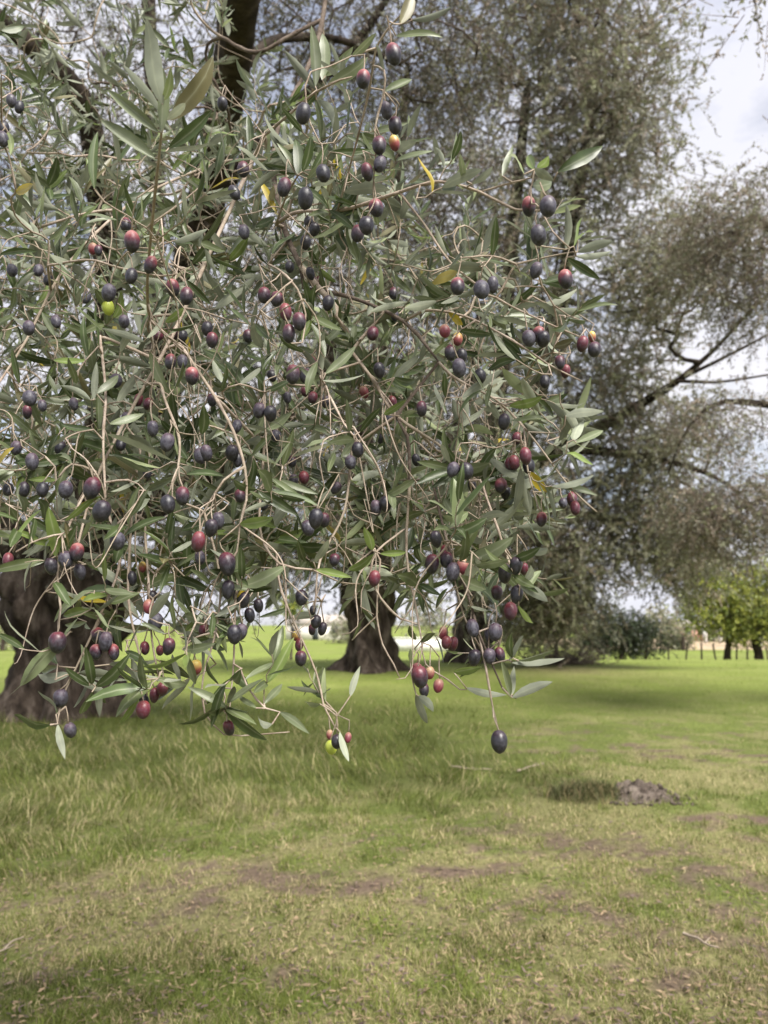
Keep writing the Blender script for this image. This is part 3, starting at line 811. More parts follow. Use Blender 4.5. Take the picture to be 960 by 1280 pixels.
def house(px, yy, w, dp, h, mwall, label):
    g = on_ground(px, yy)
    r = root_empty("farmhouse", g, label, "house")
    v, f = box(g + np.array([0, 0, -0.3]), (w, dp, h + 0.3)); child("wall", new_mesh("wall", v, [f], False, [mwall]), r)
    e = 0.3
    rv = np.array([[-w / 2 - e, -dp / 2 - e, h], [w / 2 + e, -dp / 2 - e, h], [w / 2 + e, dp / 2 + e, h], [-w / 2 - e, dp / 2 + e, h], [-w / 2 - e, 0, h + dp * 0.28], [w / 2 + e, 0, h + dp * 0.28]]) + g + np.array([0, 0, 0.003])
    child("roof", new_mesh("roof", rv, [np.array([[0, 1, 5, 4], [2, 3, 4, 5], [0, 3, 2, 1]]), np.array([[0, 4, 3], [1, 2, 5]])], False, [M_ROOF]), r)
    for k in range(3):
        c = g + np.array([-w / 2 + w * (k + 0.5) / 3, -dp / 2 - 0.01, 0.02 if k == 1 else 0.9])
        s = (0.9, 0.06, 2.0) if k == 1 else (1.0, 0.06, 1.0)
        v, f = box(c, s); child("door" if k == 1 else "window", new_mesh("opening", v, [f], False, [M_DARK]), r)


house(845, 112, 5.5, 4, 1.9, M_PINK, "low pinkish farm building beyond the fence near the dark bush")
house(398, 120, 9, 5, 2.4, M_PALE, "pale low farmhouse far behind the round-headed tree")

# brush heap at the foot of the third tree
gbr = on_ground(702, 23.0)
tb = Tubes()
for i in range(420):
    a0 = rng.normal(0, 1, 3) * np.array([0.55, 0.35, 0.2]); a0[2] = abs(a0[2]) * 1.1
    d = rng.normal(0, 1, 3) * np.array([1, 0.8, 0.35]); d = unit(d[None])[0] * rng.uniform(0.3, 0.8)
    p = np.array([gbr + a0 - d / 2, gbr + a0 + rng.normal(0, 0.05, 3), gbr + a0 + d / 2]); p[:, 2] = np.maximum(p[:, 2], gbr[2] + 0.01)
    sp = spline(p, 0.15); tb.add(sp, np.linspace(rng.uniform(0.006, 0.016), 0.004, len(sp)), 4)
obj("brush_heap", tb.mesh("brush_heap", M_FARTWIG), label="heap of dry brown brushwood at the edge of the lawn", category="brush heap", kind="stuff")

# earth mound with a tuft
def mound(name, cx, cy, rx, ry, h, seed, m, rough):
    n, k = 34, 14
    V = []
    for i in range(k + 1):
        r = i / k
        for j in range(n):
            q = 2 * math.pi * j / n
            ux, uy = math.cos(q) * r, math.sin(q) * r
            zz = h * (1 - r ** 2) ** 0.8 * (1 - r) ** 0.15 if r < 1 else 0
            nn = noise.fractal(Vector((ux * 2.2 + seed, uy * 2.2, seed)), 0.7, 2.2, 5)
            x, y = cx + rx * ux * (1 + 0.15 * nn), cy + ry * uy
            V.append((x, y, float(height(x, y)) - 0.012 + zz * (1 + rough * nn) + 0.03 * rough * nn * (1 - r)))
    V = np.array(V)
    i = np.arange(k)[:, None] * n; j = np.arange(n)[None, :]; kk = (j + 1) % n
    return new_mesh(name, V, [np.stack([i + j, i + n + j, i + n + kk, i + kk], -1).reshape(-1, 4)], False, [m])


M_EARTH = bark_mat("dry_earth", (0.06, 0.046, 0.038), (0.15, 0.12, 0.098), (0.31, 0.26, 0.215), scale=14, bump=1.0, stretch=None)
gm = on_ground(780, 6.75)
mr_ = root_empty("earth_mound", gm, "low grey-brown mound of dry earth with a dark grass tuft on the lawn", "mound")
child("heap", mound("heap", gm[0] + 0.03, gm[1], 0.32, 0.26, 0.11, 3, M_EARTH, 0.8), mr_)
child("turf_hump", mound("turf_hump", gm[0] - 0.42, gm[1] + 0.04, 0.38, 0.28, 0.075, 8, m_ground, 0.6), mr_)
set_colour(mr_.children[1].data, np.tile(np.array([0.12, 0.11, 0.05]), (len(mr_.children[1].data.vertices), 1)))
cv, cq, co_ = [], [], 0                                   # crumbled clods round the heap
for i in range(170):
    a_, r_ = rng.random() * 6.28, 0.12 + 0.32 * rng.random() ** 0.7
    cx_, cy_ = gm[0] + 0.05 + r_ * math.cos(a_), gm[1] - 0.03 + 0.8 * r_ * math.sin(a_)
    s_ = rng.uniform(0.006, 0.024)
    v = unit(np.array([[1, 0, 0], [0, 1, 0], [-1, 0, 0], [0, -1, 0], [0, 0, 1], [0, 0, -1]]) + rng.normal(0, 0.25, (6, 3))) * s_ * rng.uniform(0.6, 1.2, (6, 1))
    cv.append(v + np.array([cx_, cy_, float(height(cx_, cy_)) + 0.12 * max(0, 1 - (r_ / 0.3) ** 2) + s_ * 0.4]))
    cq.append(np.array([[0, 1, 4], [1, 2, 4], [2, 3, 4], [3, 0, 4], [1, 0, 5], [2, 1, 5], [3, 2, 5], [0, 3, 5]]) + co_); co_ += 6
child("clods", new_mesh("clods", np.vstack(cv), [np.vstack(cq)], False, [M_EARTH]), mr_, kind="stuff")

# ------------------------------------------------------------------ grass
def blades(x, y, h, w, lean, cols, z=None, flow=None):
    n = len(x)
    z = height(x, y) if z is None else z
    base = np.stack([x, y, z - 0.004], -1)
    az = rng.random(n) * 2 * math.pi
    side = np.stack([np.cos(az), np.sin(az), np.zeros(n)], -1)
    la = rng.random(n) * 2 * math.pi
    if flow is not None:                                   # long grass lies over in swirls
        la = np.where(flow > 0.4, 9 * fbm(x * 1.1 + 5, y * 1.1, 2) + rng.normal(0, 1.0, n), la)
    ld = np.stack([np.cos(la), np.sin(la), np.zeros(n)], -1)
    m1 = base + np.array([0, 0, 1.0]) * (h * 0.55)[:, None] + ld * (h * lean * 0.35)[:, None]
    up = np.sqrt(np.maximum(0.04, 1 - np.minimum(lean, 0.98) ** 2))
    tip = base + np.array([0, 0, 1.0]) * (h * up)[:, None] + ld * (h * lean)[:, None]
    m1[:, 2] = base[:, 2] + h * up * 0.62
    hw = (w * 0.5)[:, None]
    V = np.stack([base - side * hw, base + side * hw, m1 + side * hw * 0.8, m1 - side * hw * 0.8, tip], 1).reshape(-1, 3)
    k = np.arange(n)[:, None] * 5
    C = np.repeat(cols, 5, 0)
    fine_ = (y < 9.0) | (h > 0.12)                         # far short blades are one triangle each
    return V, (k + np.array([[0, 1, 2, 3]]))[fine_], np.vstack([(k + np.array([[3, 2, 4]]))[fine_], (k + np.array([[0, 1, 4]]))[~fine_]]), C


m_grass, N, L, b = mat("grass_blade")
a = N.new("ShaderNodeAttribute"); a.attribute_name = "tint"
L.new(a.outputs['Color'], b.inputs['Base Color']); b.inputs['Roughness'].default_value = 0.6; b.inputs['Specular IOR Level'].default_value = 0.25
tr = N.new("ShaderNodeBsdfTranslucent"); L.new(a.outputs['Color'], tr.inputs['Color'])
ms = N.new("ShaderNodeMixShader"); ms.inputs[0].default_value = 0.3
L.new(b.outputs[0], ms.inputs[1]); L.new(tr.outputs[0], ms.inputs[2]); L.new(ms.outputs[0], N["Material Output"].inputs['Surface'])

NB = 300000
py = 812 + (1330 - 812) * rng.random(NB) ** 0.9
gy = CAM_H * F / (py - 780)
gx = (rng.random(NB) * 2 - 1) * 0.62 * gy * 1.18
keep = gy < 34
gx, gy = gx[keep], gy[keep]
clx = gx + 0.035 * gy ** 0.4 * (vnoise(gx * 14, gy * 14) - 0.5); gx = clx          # bunch into tufts
st, so, ta = field(gx, gy)
cl = fbm(gx * 5 + 3, gy * 5, 3)
keep = (rng.random(len(gx)) > so * 0.93) & (rng.random(len(gx)) < 0.35 + 1.3 * smooth(0.3, 0.6, cl) + 0.3 * ta)
gx, gy, st, so, ta, cl = (q[keep] for q in (gx, gy, st, so, ta, cl))
n = len(gx)
h = (0.015 + 0.03 * rng.random(n) + 0.05 * smooth(0.55, 0.75, cl) * rng.random(n)) * (1 + 0.02 * gy)
h = h * (1 - ta) + ta * (0.05 + 0.11 * rng.random(n)) * (0.35 + 1.4 * smooth(0.3, 0.7, cl))
dryb = rng.random(n) < (0.13 + 0.72 * st * (1 - 0.4 * ta) - 0.03 * ta)
lean = np.where(dryb, 0.5 + 0.6 * rng.random(n), 0.2 + 0.75 * rng.random(n))
w = 0.0011 + 0.00062 * gy ** 0.9 * (0.6 + 0.7 * rng.random(n))
g0 = np.array([0.125, 0.155, 0.04])[None] * (0.65 + 0.75 * rng.random((n, 1))) + np.array([0.05, 0.05, 0.0])[None] * rng.random((n, 1))
g_l = np.array([0.195, 0.245, 0.055])[None] * (0.7 + 0.6 * rng.random((n, 1)))
ff = (smooth(8, 18, gy) * (1 - 0.6 * ta))[:, None]
green = (g0 * (1 - ff) + g_l * ff) * ((0.35 + 1.3 * fbm(gx * 2.1 + 50, gy * 2.1, 4)) * (1 - 0.30 * ta))[:, None]  # long blades darkened: shade of the crowns is in their colour
straw = np.array([0.46, 0.39, 0.215])[None] * (0.5 + 0.8 * rng.random((n, 1)))
cols = np.where(dryb[:, None], straw, green)
lean = np.where(ta > 0.4, 0.45 + 0.5 * rng.random(n), lean)
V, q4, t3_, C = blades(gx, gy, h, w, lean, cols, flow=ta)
# tuft on the mound, ragged long stalks at the left
k = 2400
tx = gm[0] - 0.42 + rng.normal(0, 0.17, k); ty = gm[1] + 0.02 + rng.normal(0, 0.11, k)
tz = height(tx, ty) + 0.06 * np.maximum(0, 1 - ((tx - gm[0] + 0.42) / 0.36) ** 2 - ((ty - gm[1]) / 0.26) ** 2)
tuft = blades(tx, ty, 0.05 + 0.10 * rng.random(k), np.full(k, 0.005), 0.4 + 0.6 * rng.random(k), np.where(rng.random((k, 1)) < 0.25, np.array([[0.26, 0.21, 0.11]]), np.array([[0.095, 0.105, 0.04]])) * (0.5 + 0.9 * rng.random((k, 1))), tz)
tm = new_mesh("grass_tuft", tuft[0], [tuft[1], tuft[2]], False, [m_grass]); set_colour(tm, tuft[3])
child("grass_tuft", tm, mr_, kind="stuff")
k = 1500
cx_ = rng.uniform(-4.5, -0.4, 100).repeat(15); cy_ = rng.uniform(5.2, 10.5, 100).repeat(15)
sx = cx_ + rng.normal(0, 0.14, k); sy = cy_ + rng.normal(0, 0.14, k)
S = blades(sx, sy, 0.10 + 0.14 * rng.random(k), np.full(k, 0.004), 0.45 + 0.5 * rng.random(k), np.array([0.34, 0.31, 0.16])[None] * (0.6 + 0.6 * rng.random((k, 1))))
o5 = len(V)
me = new_mesh("grass", np.vstack([V, S[0]]), [np.vstack([q4, S[1] + o5]), np.vstack([t3_, S[2] + o5])], False, [m_grass])
set_colour(me, np.vstack([C, S[3]]))
obj("grass", me, label="short meadow grass, longer towards the trees and tinted darker with their shade", kind="stuff")

# litter of dry olive leaves on the ground
k = 9000
ly = CAM_H * F / (rng.uniform(1010, 1320, k) - 780); lx = (rng.random(k) * 2 - 1) * 0.62 * ly
az = rng.random(k) * 6.28; ll = 0.02 + 0.03 * rng.random(k)
dv = np.stack([np.cos(az), np.sin(az), rng.normal(0, 0.15, k)], -1); sv = np.stack([-np.sin(az), np.cos(az), rng.normal(0, 0.3, k)], -1)
c0 = np.stack([lx, ly, height(lx, ly) + 0.012 + 0.01 * rng.random(k)], -1)
V = np.stack([c0 - dv * ll[:, None] / 2, c0 + sv * 0.005, c0 + dv * ll[:, None] / 2, c0 - sv * 0.005], 1).reshape(-1, 3)
me = new_mesh("leaf_litter", V, [np.arange(4 * k).reshape(-1, 4)], False, [m_grass])
set_colour(me, np.repeat(np.where(rng.random((k, 1)) < 0.6, np.array([[0.26, 0.19, 0.12]]), np.array([[0.15, 0.11, 0.095]])) * (0.6 + 0.9 * rng.random((k, 1))), 4, 0))
obj("leaf_litter", me, label="dry fallen olive leaves scattered over the grass", kind="stuff")

# fallen sticks
for (x0, y0, x1, y1, r, lab) in ((640, 958, 672, 948, 0.011, "pale fallen stick lying in the grass left of the mound"), (826, 1147, 866, 1166, 0.007, "thin grey fallen twig on the short grass at the lower right"),
                                 (560, 953, 608, 957, 0.008, "thin fallen stick in the grass below the lowest hanging olive"), (0, 1222, 26, 1218, 0.006, "short pale twig at the left edge of the grass"), (10, 1178, 62, 1150, 0.006, "thin straw-coloured twig on the grass at the lower left")):
    pts = []
    for s in np.linspace(0, 1, 6):
        px_, py_ = x0 + (x1 - x0) * s, y0 + (y1 - y0) * s
        gyy = CAM_H * F / (py_ - 780); gxx = (px_ - 480) / F * gyy / math.cos(PITCH)
        pts.append((gxx + rng.normal(0, 0.006), gyy, float(height(gxx, gyy)) + 0.028 + rng.normal(0, 0.004)))
    tb = Tubes(); sp = spline(pts, 0.03); tb.add(sp, np.linspace(r, r * 0.5, len(sp)), 6, 0.25)
    p0 = sp[len(sp) // 2]; side_ = np.array([0.06, 0.05, 0.02]) * (1 if r > 0.008 else 0.6)
    tb.add(np.array([p0, p0 + side_ * 0.5, p0 + side_]), [r * 0.5, r * 0.4, r * 0.3], 5)
    obj("fallen_twig", tb.mesh("fallen_twig", M_TWIG), label=lab, category="twig", group="fallen twigs on the grass")

# ------------------------------------------------------------------ the fruiting bough in front of the camera
def leaf_shape(curl, fold, wide, bend, wave=0.0):
    """Lanceolate olive leaf, length 1 along +Y, upper side +Z. 6 stations, 20 triangles."""
    t = np.array([0.0, 0.10, 0.28, 0.50, 0.72, 0.90, 1.0])
    wv = np.array([0.012, 0.055, 0.098, 0.11, 0.088, 0.042, 0.0]) * wide
    V, mid = [], []
    for ti, w in zip(t, wv):
        cz = -curl * ti ** 2 + wave * math.sin(6.0 * ti) * 0.03
        cx = bend * math.sin(math.pi * ti * 0.9) * 0.5
        if ti == 1.0:
            V.append((cx, ti, cz)); mid.append(1.0)
        else:
            lift = fold * w
            V += [(cx - w, ti, cz + lift), (cx, ti, cz), (cx + w, ti, cz + lift)]; mid += [0.0, 1.0, 0.0]
    Q, T = [], []
    for i in range(5):
        a = i * 3
        Q += [(a, a + 1, a + 4, a + 3), (a + 1, a + 2, a + 5, a + 4)]
    T += [(15, 16, 18), (16, 17, 18)]
    return np.array(V), np.array(Q), np.array(T), np.array(mid)


SHAPES = [leaf_shape(0.16, 0.45, 1.0, 0.05, 1.5), leaf_shape(0.28, 0.35, 0.85, -0.10, -1), leaf_shape(-0.08, 0.45, 1.1, 0.1), leaf_shape(0.04, 0.55, 0.8, -0.12),
          leaf_shape(0.30, 0.3, 1.0, 0.16), leaf_shape(-0.16, 0.2, 0.75, -0.05, 1), leaf_shape(0.14, 0.15, 1.2, 0.12, -1), leaf_shape(0.0, 0.6, 0.95, 0.02)]


def leaf_frame(p, d, n, L, w):
    """Matrix with columns side*L*w, dir*L, normal*L."""
    d = d / np.linalg.norm(d)
    n = n - d * (n @ d)
    if np.linalg.norm(n) < 1e-5:
        n = np.cross(d, [0.3, 0.5, 0.8])
    n = n / np.linalg.norm(n)
    s = np.cross(d, n)
    return s * L * w, d * L, n * L, p


leaf_list = []          # (frame, shape, tint, pixel size)


def add_leaf(p, d, n, L, w, tint):
    px, py_, z = project(p)
    leaf_list.append((leaf_frame(np.asarray(p, float), np.asarray(d, float), np.asarray(n, float), L, w), int(rng.integers(len(SHAPES))), tint, L / z * F, px, py_))


# hand-placed stems: pixel polylines (px, py, depth, radius mm); first is the bough's main axis that hangs from the limb overhead
OVER = L4([(330, -260, 3.9, 0.12)])[0]
top = np.array([0.02, 2.05, 3.62])
main = np.vstack([spline(np.array([OVER, (*(np.array(OVER[:3]) * 0.45 + top * 0.55 + np.array([0, 0, 0.12])), 0.07), (*top, 0.04), (*at(430, -160, 2.1), 0.012), (*at(400, 40, 1.85), 0.0055), (*at(345, 170, 1.55), 0.0046), (*at(360, 300, 1.25), 0.0046), (*at(420, 385, 1.15), 0.004)], float), 0.05)])
STEMS = [
    [(335, 200, 1.5, 3.6), (270, 205, 1.6, 3.2), (170, 250, 1.5, 3.0), (85, 330, 1.3, 2.6), (30, 430, 1.2, 2.2), (-30, 520, 1.1, 1.8)],
    [(330, 170, 1.38, 4.0), (270, 300, 1.25, 3.6), (215, 420, 1.15, 3.2), (160, 520, 1.1, 2.6), (120, 600, 1.05, 2.2), (95, 690, 1.0, 1.8)],
    [(345, 280, 1.26, 3.4), (372, 265, 1.2, 3.2), (430, 262, 1.12, 3.0), (500, 240, 1.05, 2.8), (548, 227, 1.02, 2.6), (600, 240, 1.0, 2.3), (645, 262, 0.98, 2.0), (690, 262, 0.97, 1.4)],
    [(500, 241, 1.05, 2.0), (530, 280, 1.03, 1.9), (565, 330, 1.0, 1.8), (620, 372, 0.98, 1.7), (680, 402, 0.96, 1.5), (725, 421, 0.95, 1.1)],
    [(380, 360, 1.2, 3.6), (440, 372, 1.15, 3.4), (505, 402, 1.1, 3.2), (535, 435, 1.08, 2.8), (565, 470, 1.06, 2.2), (620, 500, 1.03, 1.8), (660, 540, 1.0, 1.6), (690, 580, 0.98, 1.4), (715, 612, 0.97, 1.2), (746, 640, 0.96, 0.9)],
    [(505, 402, 1.1, 2.6), (530, 388, 1.08, 2.4), (580, 395, 1.05, 2.0), (640, 425, 1.0, 1.8), (685, 455, 0.98, 1.4), (728, 477, 0.97, 1.0)],
    [(495, 520, 1.08, 3.0), (509, 545, 1.06, 3.0), (512, 600, 1.05, 2.8), (508, 690, 1.04, 2.2), (520, 760, 1.0, 1.8), (527, 800, 0.98, 1.4), (532, 830, 0.97, 1.1)],
    [(440, 440, 1.12, 3.0), (470, 480, 1.1, 3.0), (495, 520, 1.08, 3.0), (560, 565, 1.05, 2.0), (600, 620, 1.02, 1.8)],
    [(225, 430, 1.14, 2.8), (268, 495, 1.02, 2.4), (292, 540, 0.98, 2.3), (306, 585, 0.96, 2.1), (308, 625, 0.95, 1.9), (300, 655, 0.95, 1.5), (296, 690, 0.95, 1.2)],
    [(306, 583, 0.96, 1.9), (280, 600, 0.95, 1.8), (258, 635, 0.95, 1.5), (240, 660, 0.95, 1.2)],
    [(200, 480, 1.08, 2.4), (210, 510, 1.02, 2.2), (224, 548, 1.0, 2.0), (222, 590, 0.98, 1.6), (215, 620, 0.97, 1.2)],
    [(125, 420, 1.14, 2.4), (132, 490, 1.05, 2.1), (129, 550, 1.0, 2.0), (132, 622, 0.97, 1.5)],
    [(187, 400, 1.08, 2.6), (184, 360, 0.98, 2.4), (188, 300, 0.9, 2.2), (195, 230, 0.84, 2.0), (202, 165, 0.80, 1.6), (206, 120, 0.78, 1.2)],
    [(184, 285, 0.88, 1.2), (160, 270, 0.88, 1.2), (130, 252, 0.88, 1.2), (118, 236, 0.88, 1.0)],
    [(188, 280, 0.88, 1.2), (215, 262, 0.88, 1.2), (245, 238, 0.90, 1.0), (258, 225, 0.9, 0.8)],
    [(60, 332, 1.2, 2.0), (110, 325, 1.05, 1.8), (150, 335, 1.0, 1.6), (200, 345, 0.98, 1.4), (222, 342, 0.97, 1.0)],
    [(120, 590, 1.05, 2.0), (85, 660, 0.98, 1.8), (72, 720, 0.95, 1.7), (76, 760, 0.94, 1.5), (72, 792, 0.94, 1.2)],
    [(135, 640, 1.03, 2.2), (150, 700, 1.0, 2.0), (125, 770, 0.97, 1.8), (95, 835, 0.95, 1.5), (78, 872, 0.94, 1.3), (72, 903, 0.93, 1.0)],
    [(165, 640, 1.03, 2.2), (160, 740, 1.0, 1.9), (170, 800, 0.97, 1.6), (182, 850, 0.96, 1.3), (184, 870, 0.96, 1.0)],
    [(180, 650, 1.04, 2.0), (187, 745, 0.98, 1.7), (190, 800, 0.97, 1.5), (198, 845, 0.96, 1.2)],
    [(255, 640, 1.0, 2.0), (275, 720, 0.98, 1.8), (270, 790, 0.96, 1.6), (254, 845, 0.95, 1.4), (256, 892, 0.95, 1.2), (280, 918, 0.95, 1.1), (325, 918, 0.95, 1.0), (362, 915, 0.95, 0.8)],
    [(300, 690, 1.0, 1.8), (294, 760, 0.97, 1.6), (292, 830, 0.96, 1.4), (286, 890, 0.95, 1.0)],
    [(330, 560, 1.1, 2.4), (325, 660, 1.05, 2.0), (350, 705, 1.0, 1.8), (390, 712, 1.0, 1.6), (425, 728, 1.0, 1.2)],
    [(345, 690, 1.04, 2.0), (352, 740, 1.02, 1.8), (395, 840, 1.0, 1.6), (404, 880, 0.98, 1.4), (420, 910, 0.96, 1.1)],
    [(440, 560, 1.1, 2.2), (430, 640, 1.06, 2.0), (400, 700, 1.02, 1.8), (395, 745, 1.0, 1.4), (392, 765, 1.0, 1.0)],
    [(508, 660, 1.05, 1.8), (470, 690, 1.0, 1.7), (463, 715, 0.99, 1.7), (476, 748, 0.98, 1.6), (500, 773, 0.98, 1.5), (522, 780, 0.98, 1.1)],
    [(475, 700, 1.0, 1.6), (471, 770, 0.98, 1.5), (478, 805, 0.98, 1.4), (492, 830, 0.98, 1.2), (500, 848, 0.98, 0.8)],
    [(540, 600, 1.05, 2.2), (560, 680, 1.0, 2.0), (582, 735, 0.97, 2.0), (598, 790, 0.95, 1.8), (610, 850, 0.94, 1.6), (616, 885, 0.93, 1.3), (623, 912, 0.93, 0.9)],
    [(594, 780, 0.95, 1.6), (615, 830, 0.94, 1.5), (628, 860, 0.93, 1.3), (645, 873, 0.93, 1.0)],
    [(560, 690, 1.0, 1.6), (580, 770, 0.98, 1.3), (602, 812, 0.98, 1.1)],
    [(600, 600, 1.02, 2.0), (622, 660, 0.98, 1.8), (635, 700, 0.96, 1.6), (650, 735, 0.95, 1.4), (660, 750, 0.95, 1.0)],
    [(655, 535, 1.0, 1.4), (660, 590, 0.98, 1.3), (675, 640, 0.97, 1.1)],
    [(420, 270, 1.13, 2.0), (445, 180, 1.05, 1.8), (462, 110, 1.0, 1.7), (470, 60, 0.97, 1.6), (488, 32, 0.96, 1.5), (505, 15, 0.95, 1.2)],
    [(330, 170, 1.3, 2.6), (365, 140, 1.1, 2.2), (395, 115, 1.02, 1.8), (425, 100, 1.0, 1.4), (440, 96, 1.0, 1.0)],
    [(345, 280, 1.26, 2.2), (358, 245, 1.12, 1.9), (372, 220, 1.05, 1.5)],
    [(335, 330, 1.25, 2.0), (352, 340, 1.02, 1.9), (372, 362, 1.0, 1.8), (382, 392, 0.99, 1.5), (378, 428, 0.98, 1.2)],
    [(600, 240, 1.0, 1.6), (640, 228, 0.98, 1.5), (664, 222, 0.97, 1.2)],
    [(645, 330, 0.98, 1.6), (690, 320, 0.97, 1.4), (718, 315, 0.96, 1.1)],
    [(400, 470, 1.1, 1.8), (430, 530, 1.03, 1.6), (442, 545, 1.0, 1.2)],
    [(560, 850, 0.98, 1.2), (575, 862, 0.97, 1.1), (583, 862, 0.97, 0.8)],
]
# olives: px, py, long axis in px, colour key
OL = """492,68,31,t 454,99,26,t 379,142,29,k 483,138,24,g 494,157,24,p 493,179,21,o 474,182,27,p 459,215,24,p 475,205,24,g 404,217,26,k 355,234,27,p 382,248,31,k
470,260,25,t 458,282,26,k 447,292,24,p 386,276,17,g 393,287,19,k 382,303,21,k 661,258,26,t 685,258,29,g 673,294,28,g 157,281,20,t 165,302,29,t 293,241,23,k 305,290,22,g 116,311,16,i 123,313,16,p 278,130,18,k 304,212,22,p
14,126,18,g 24,134,18,k 4,160,22,k 3,174,22,g 15,338,18,g 48,338,18,g 164,345,24,k 188,331,25,t 135,384,22,y 136,366,24,g 216,360,24,t 233,370,26,p 198,418,20,r 220,416,18,r 228,420,18,k 259,411,20,k 265,425,21,p 310,420,18,p
213,452,22,t 228,452,21,g 240,470,24,t 173,500,18,r 185,505,17,r 145,476,20,g 70,402,20,g 36,410,20,g 37,498,23,g 34,515,19,p 53,507,17,g 191,536,22,g 209,553,26,g 159,523,18,g 40,577,24,g 30,612,22,k 10,612,20,k 53,612,22,k 82,612,24,g
115,610,31,p 127,639,30,k 210,630,27,k 228,620,26,p 250,570,22,g 258,566,22,g 290,566,22,k 297,575,21,k 296,533,20,g 151,556,19,k 362,334,16,k 388,342,18,k 391,352,16,p 400,351,15,r 330,369,22,p 346,374,22,p 357,390,24,r 374,402,26,p 361,417,26,p 410,379,22,k
466,417,20,r 493,394,17,g 492,367,17,p 366,468,27,p 382,470,22,p 391,452,15,r 381,489,15,r 391,497,17,r 359,497,17,g 407,502,17,g 474,463,22,k 455,490,17,i 490,503,18,r 485,522,18,g 527,511,21,p 324,513,21,g 338,517,22,k 447,562,22,k 438,578,21,g 476,548,15,k
380,597,18,r 367,600,16,g 365,577,17,p 572,358,26,t 602,362,27,g 616,356,23,g 556,414,20,i 572,424,20,o 563,441,23,p 577,445,20,k 574,460,26,g 600,470,21,k 566,587,22,g 583,589,24,k 590,607,18,k 630,527,22,k 626,607,21,t 632,616,19,k 470,635,22,g 482,630,22,k 638,580,19,r
670,338,23,g 707,349,27,t 661,423,23,g 673,418,22,t 679,424,22,k 728,430,22,r 740,421,15,o 743,437,22,p 700,453,20,p 707,464,18,r 681,477,20,k 646,548,17,r 643,578,20,r 657,570,24,r 661,583,22,k 704,629,15,g 715,624,21,r 719,635,20,r
64,708,24,k 82,700,25,g 96,690,25,t 100,715,23,g 72,803,29,p 122,794,22,t 132,802,27,g 120,815,21,t 142,815,22,t 76,873,25,g 88,913,22,g 147,676,26,g 165,723,20,k 178,709,15,o 136,727,18,k 190,746,17,k 186,758,20,i 195,777,24,g 181,810,18,r 200,813,14,r 211,808,24,p
245,834,21,o 254,787,18,r 203,861,19,r 193,869,20,r 180,875,20,k 179,887,24,r 248,677,28,r 264,660,25,k 273,651,24,g 250,697,20,g 284,705,33,p 285,737,26,k 297,742,20,g 305,750,22,k 312,769,20,k 293,793,26,k 301,790,23,g 286,910,23,p
395,648,28,k 385,660,22,g 405,650,20,p 377,747,22,k 391,763,13,k 395,777,18,k 390,787,15,p 403,786,18,k 370,795,14,o 374,806,17,r 376,823,21,p 323,757,19,k 412,918,13,i 414,934,19,y 421,927,19,k 435,922,14,i 468,723,22,r 418,700,18,p
545,674,24,k 556,690,20,r 540,705,27,p 566,715,26,g 558,700,22,p 578,708,22,i 554,791,18,i 558,803,18,r 566,805,20,r 525,846,30,p 521,838,20,t 537,841,18,i 530,862,20,p 548,857,19,i 631,717,28,k 621,741,20,p 638,764,25,r 591,785,25,g 612,795,20,g 619,790,24,g
593,822,23,k 612,820,22,g 625,818,20,p 624,927,30,k 677,649,20,t 645,707,25,k 655,711,17,r 646,743,25,k 108,372,18,g 155,402,18,g 60,350,16,k 92,505,18,g 265,500,18,p 345,545,18,g 420,610,18,g 300,620,19,p 330,630,18,k 10,700,20,r 20,560,20,g 75,560,19,k 185,590,19,g 340,470,17,k 520,575,17,k"""
OL = [tuple(q.split(',')) for q in OL.split()]
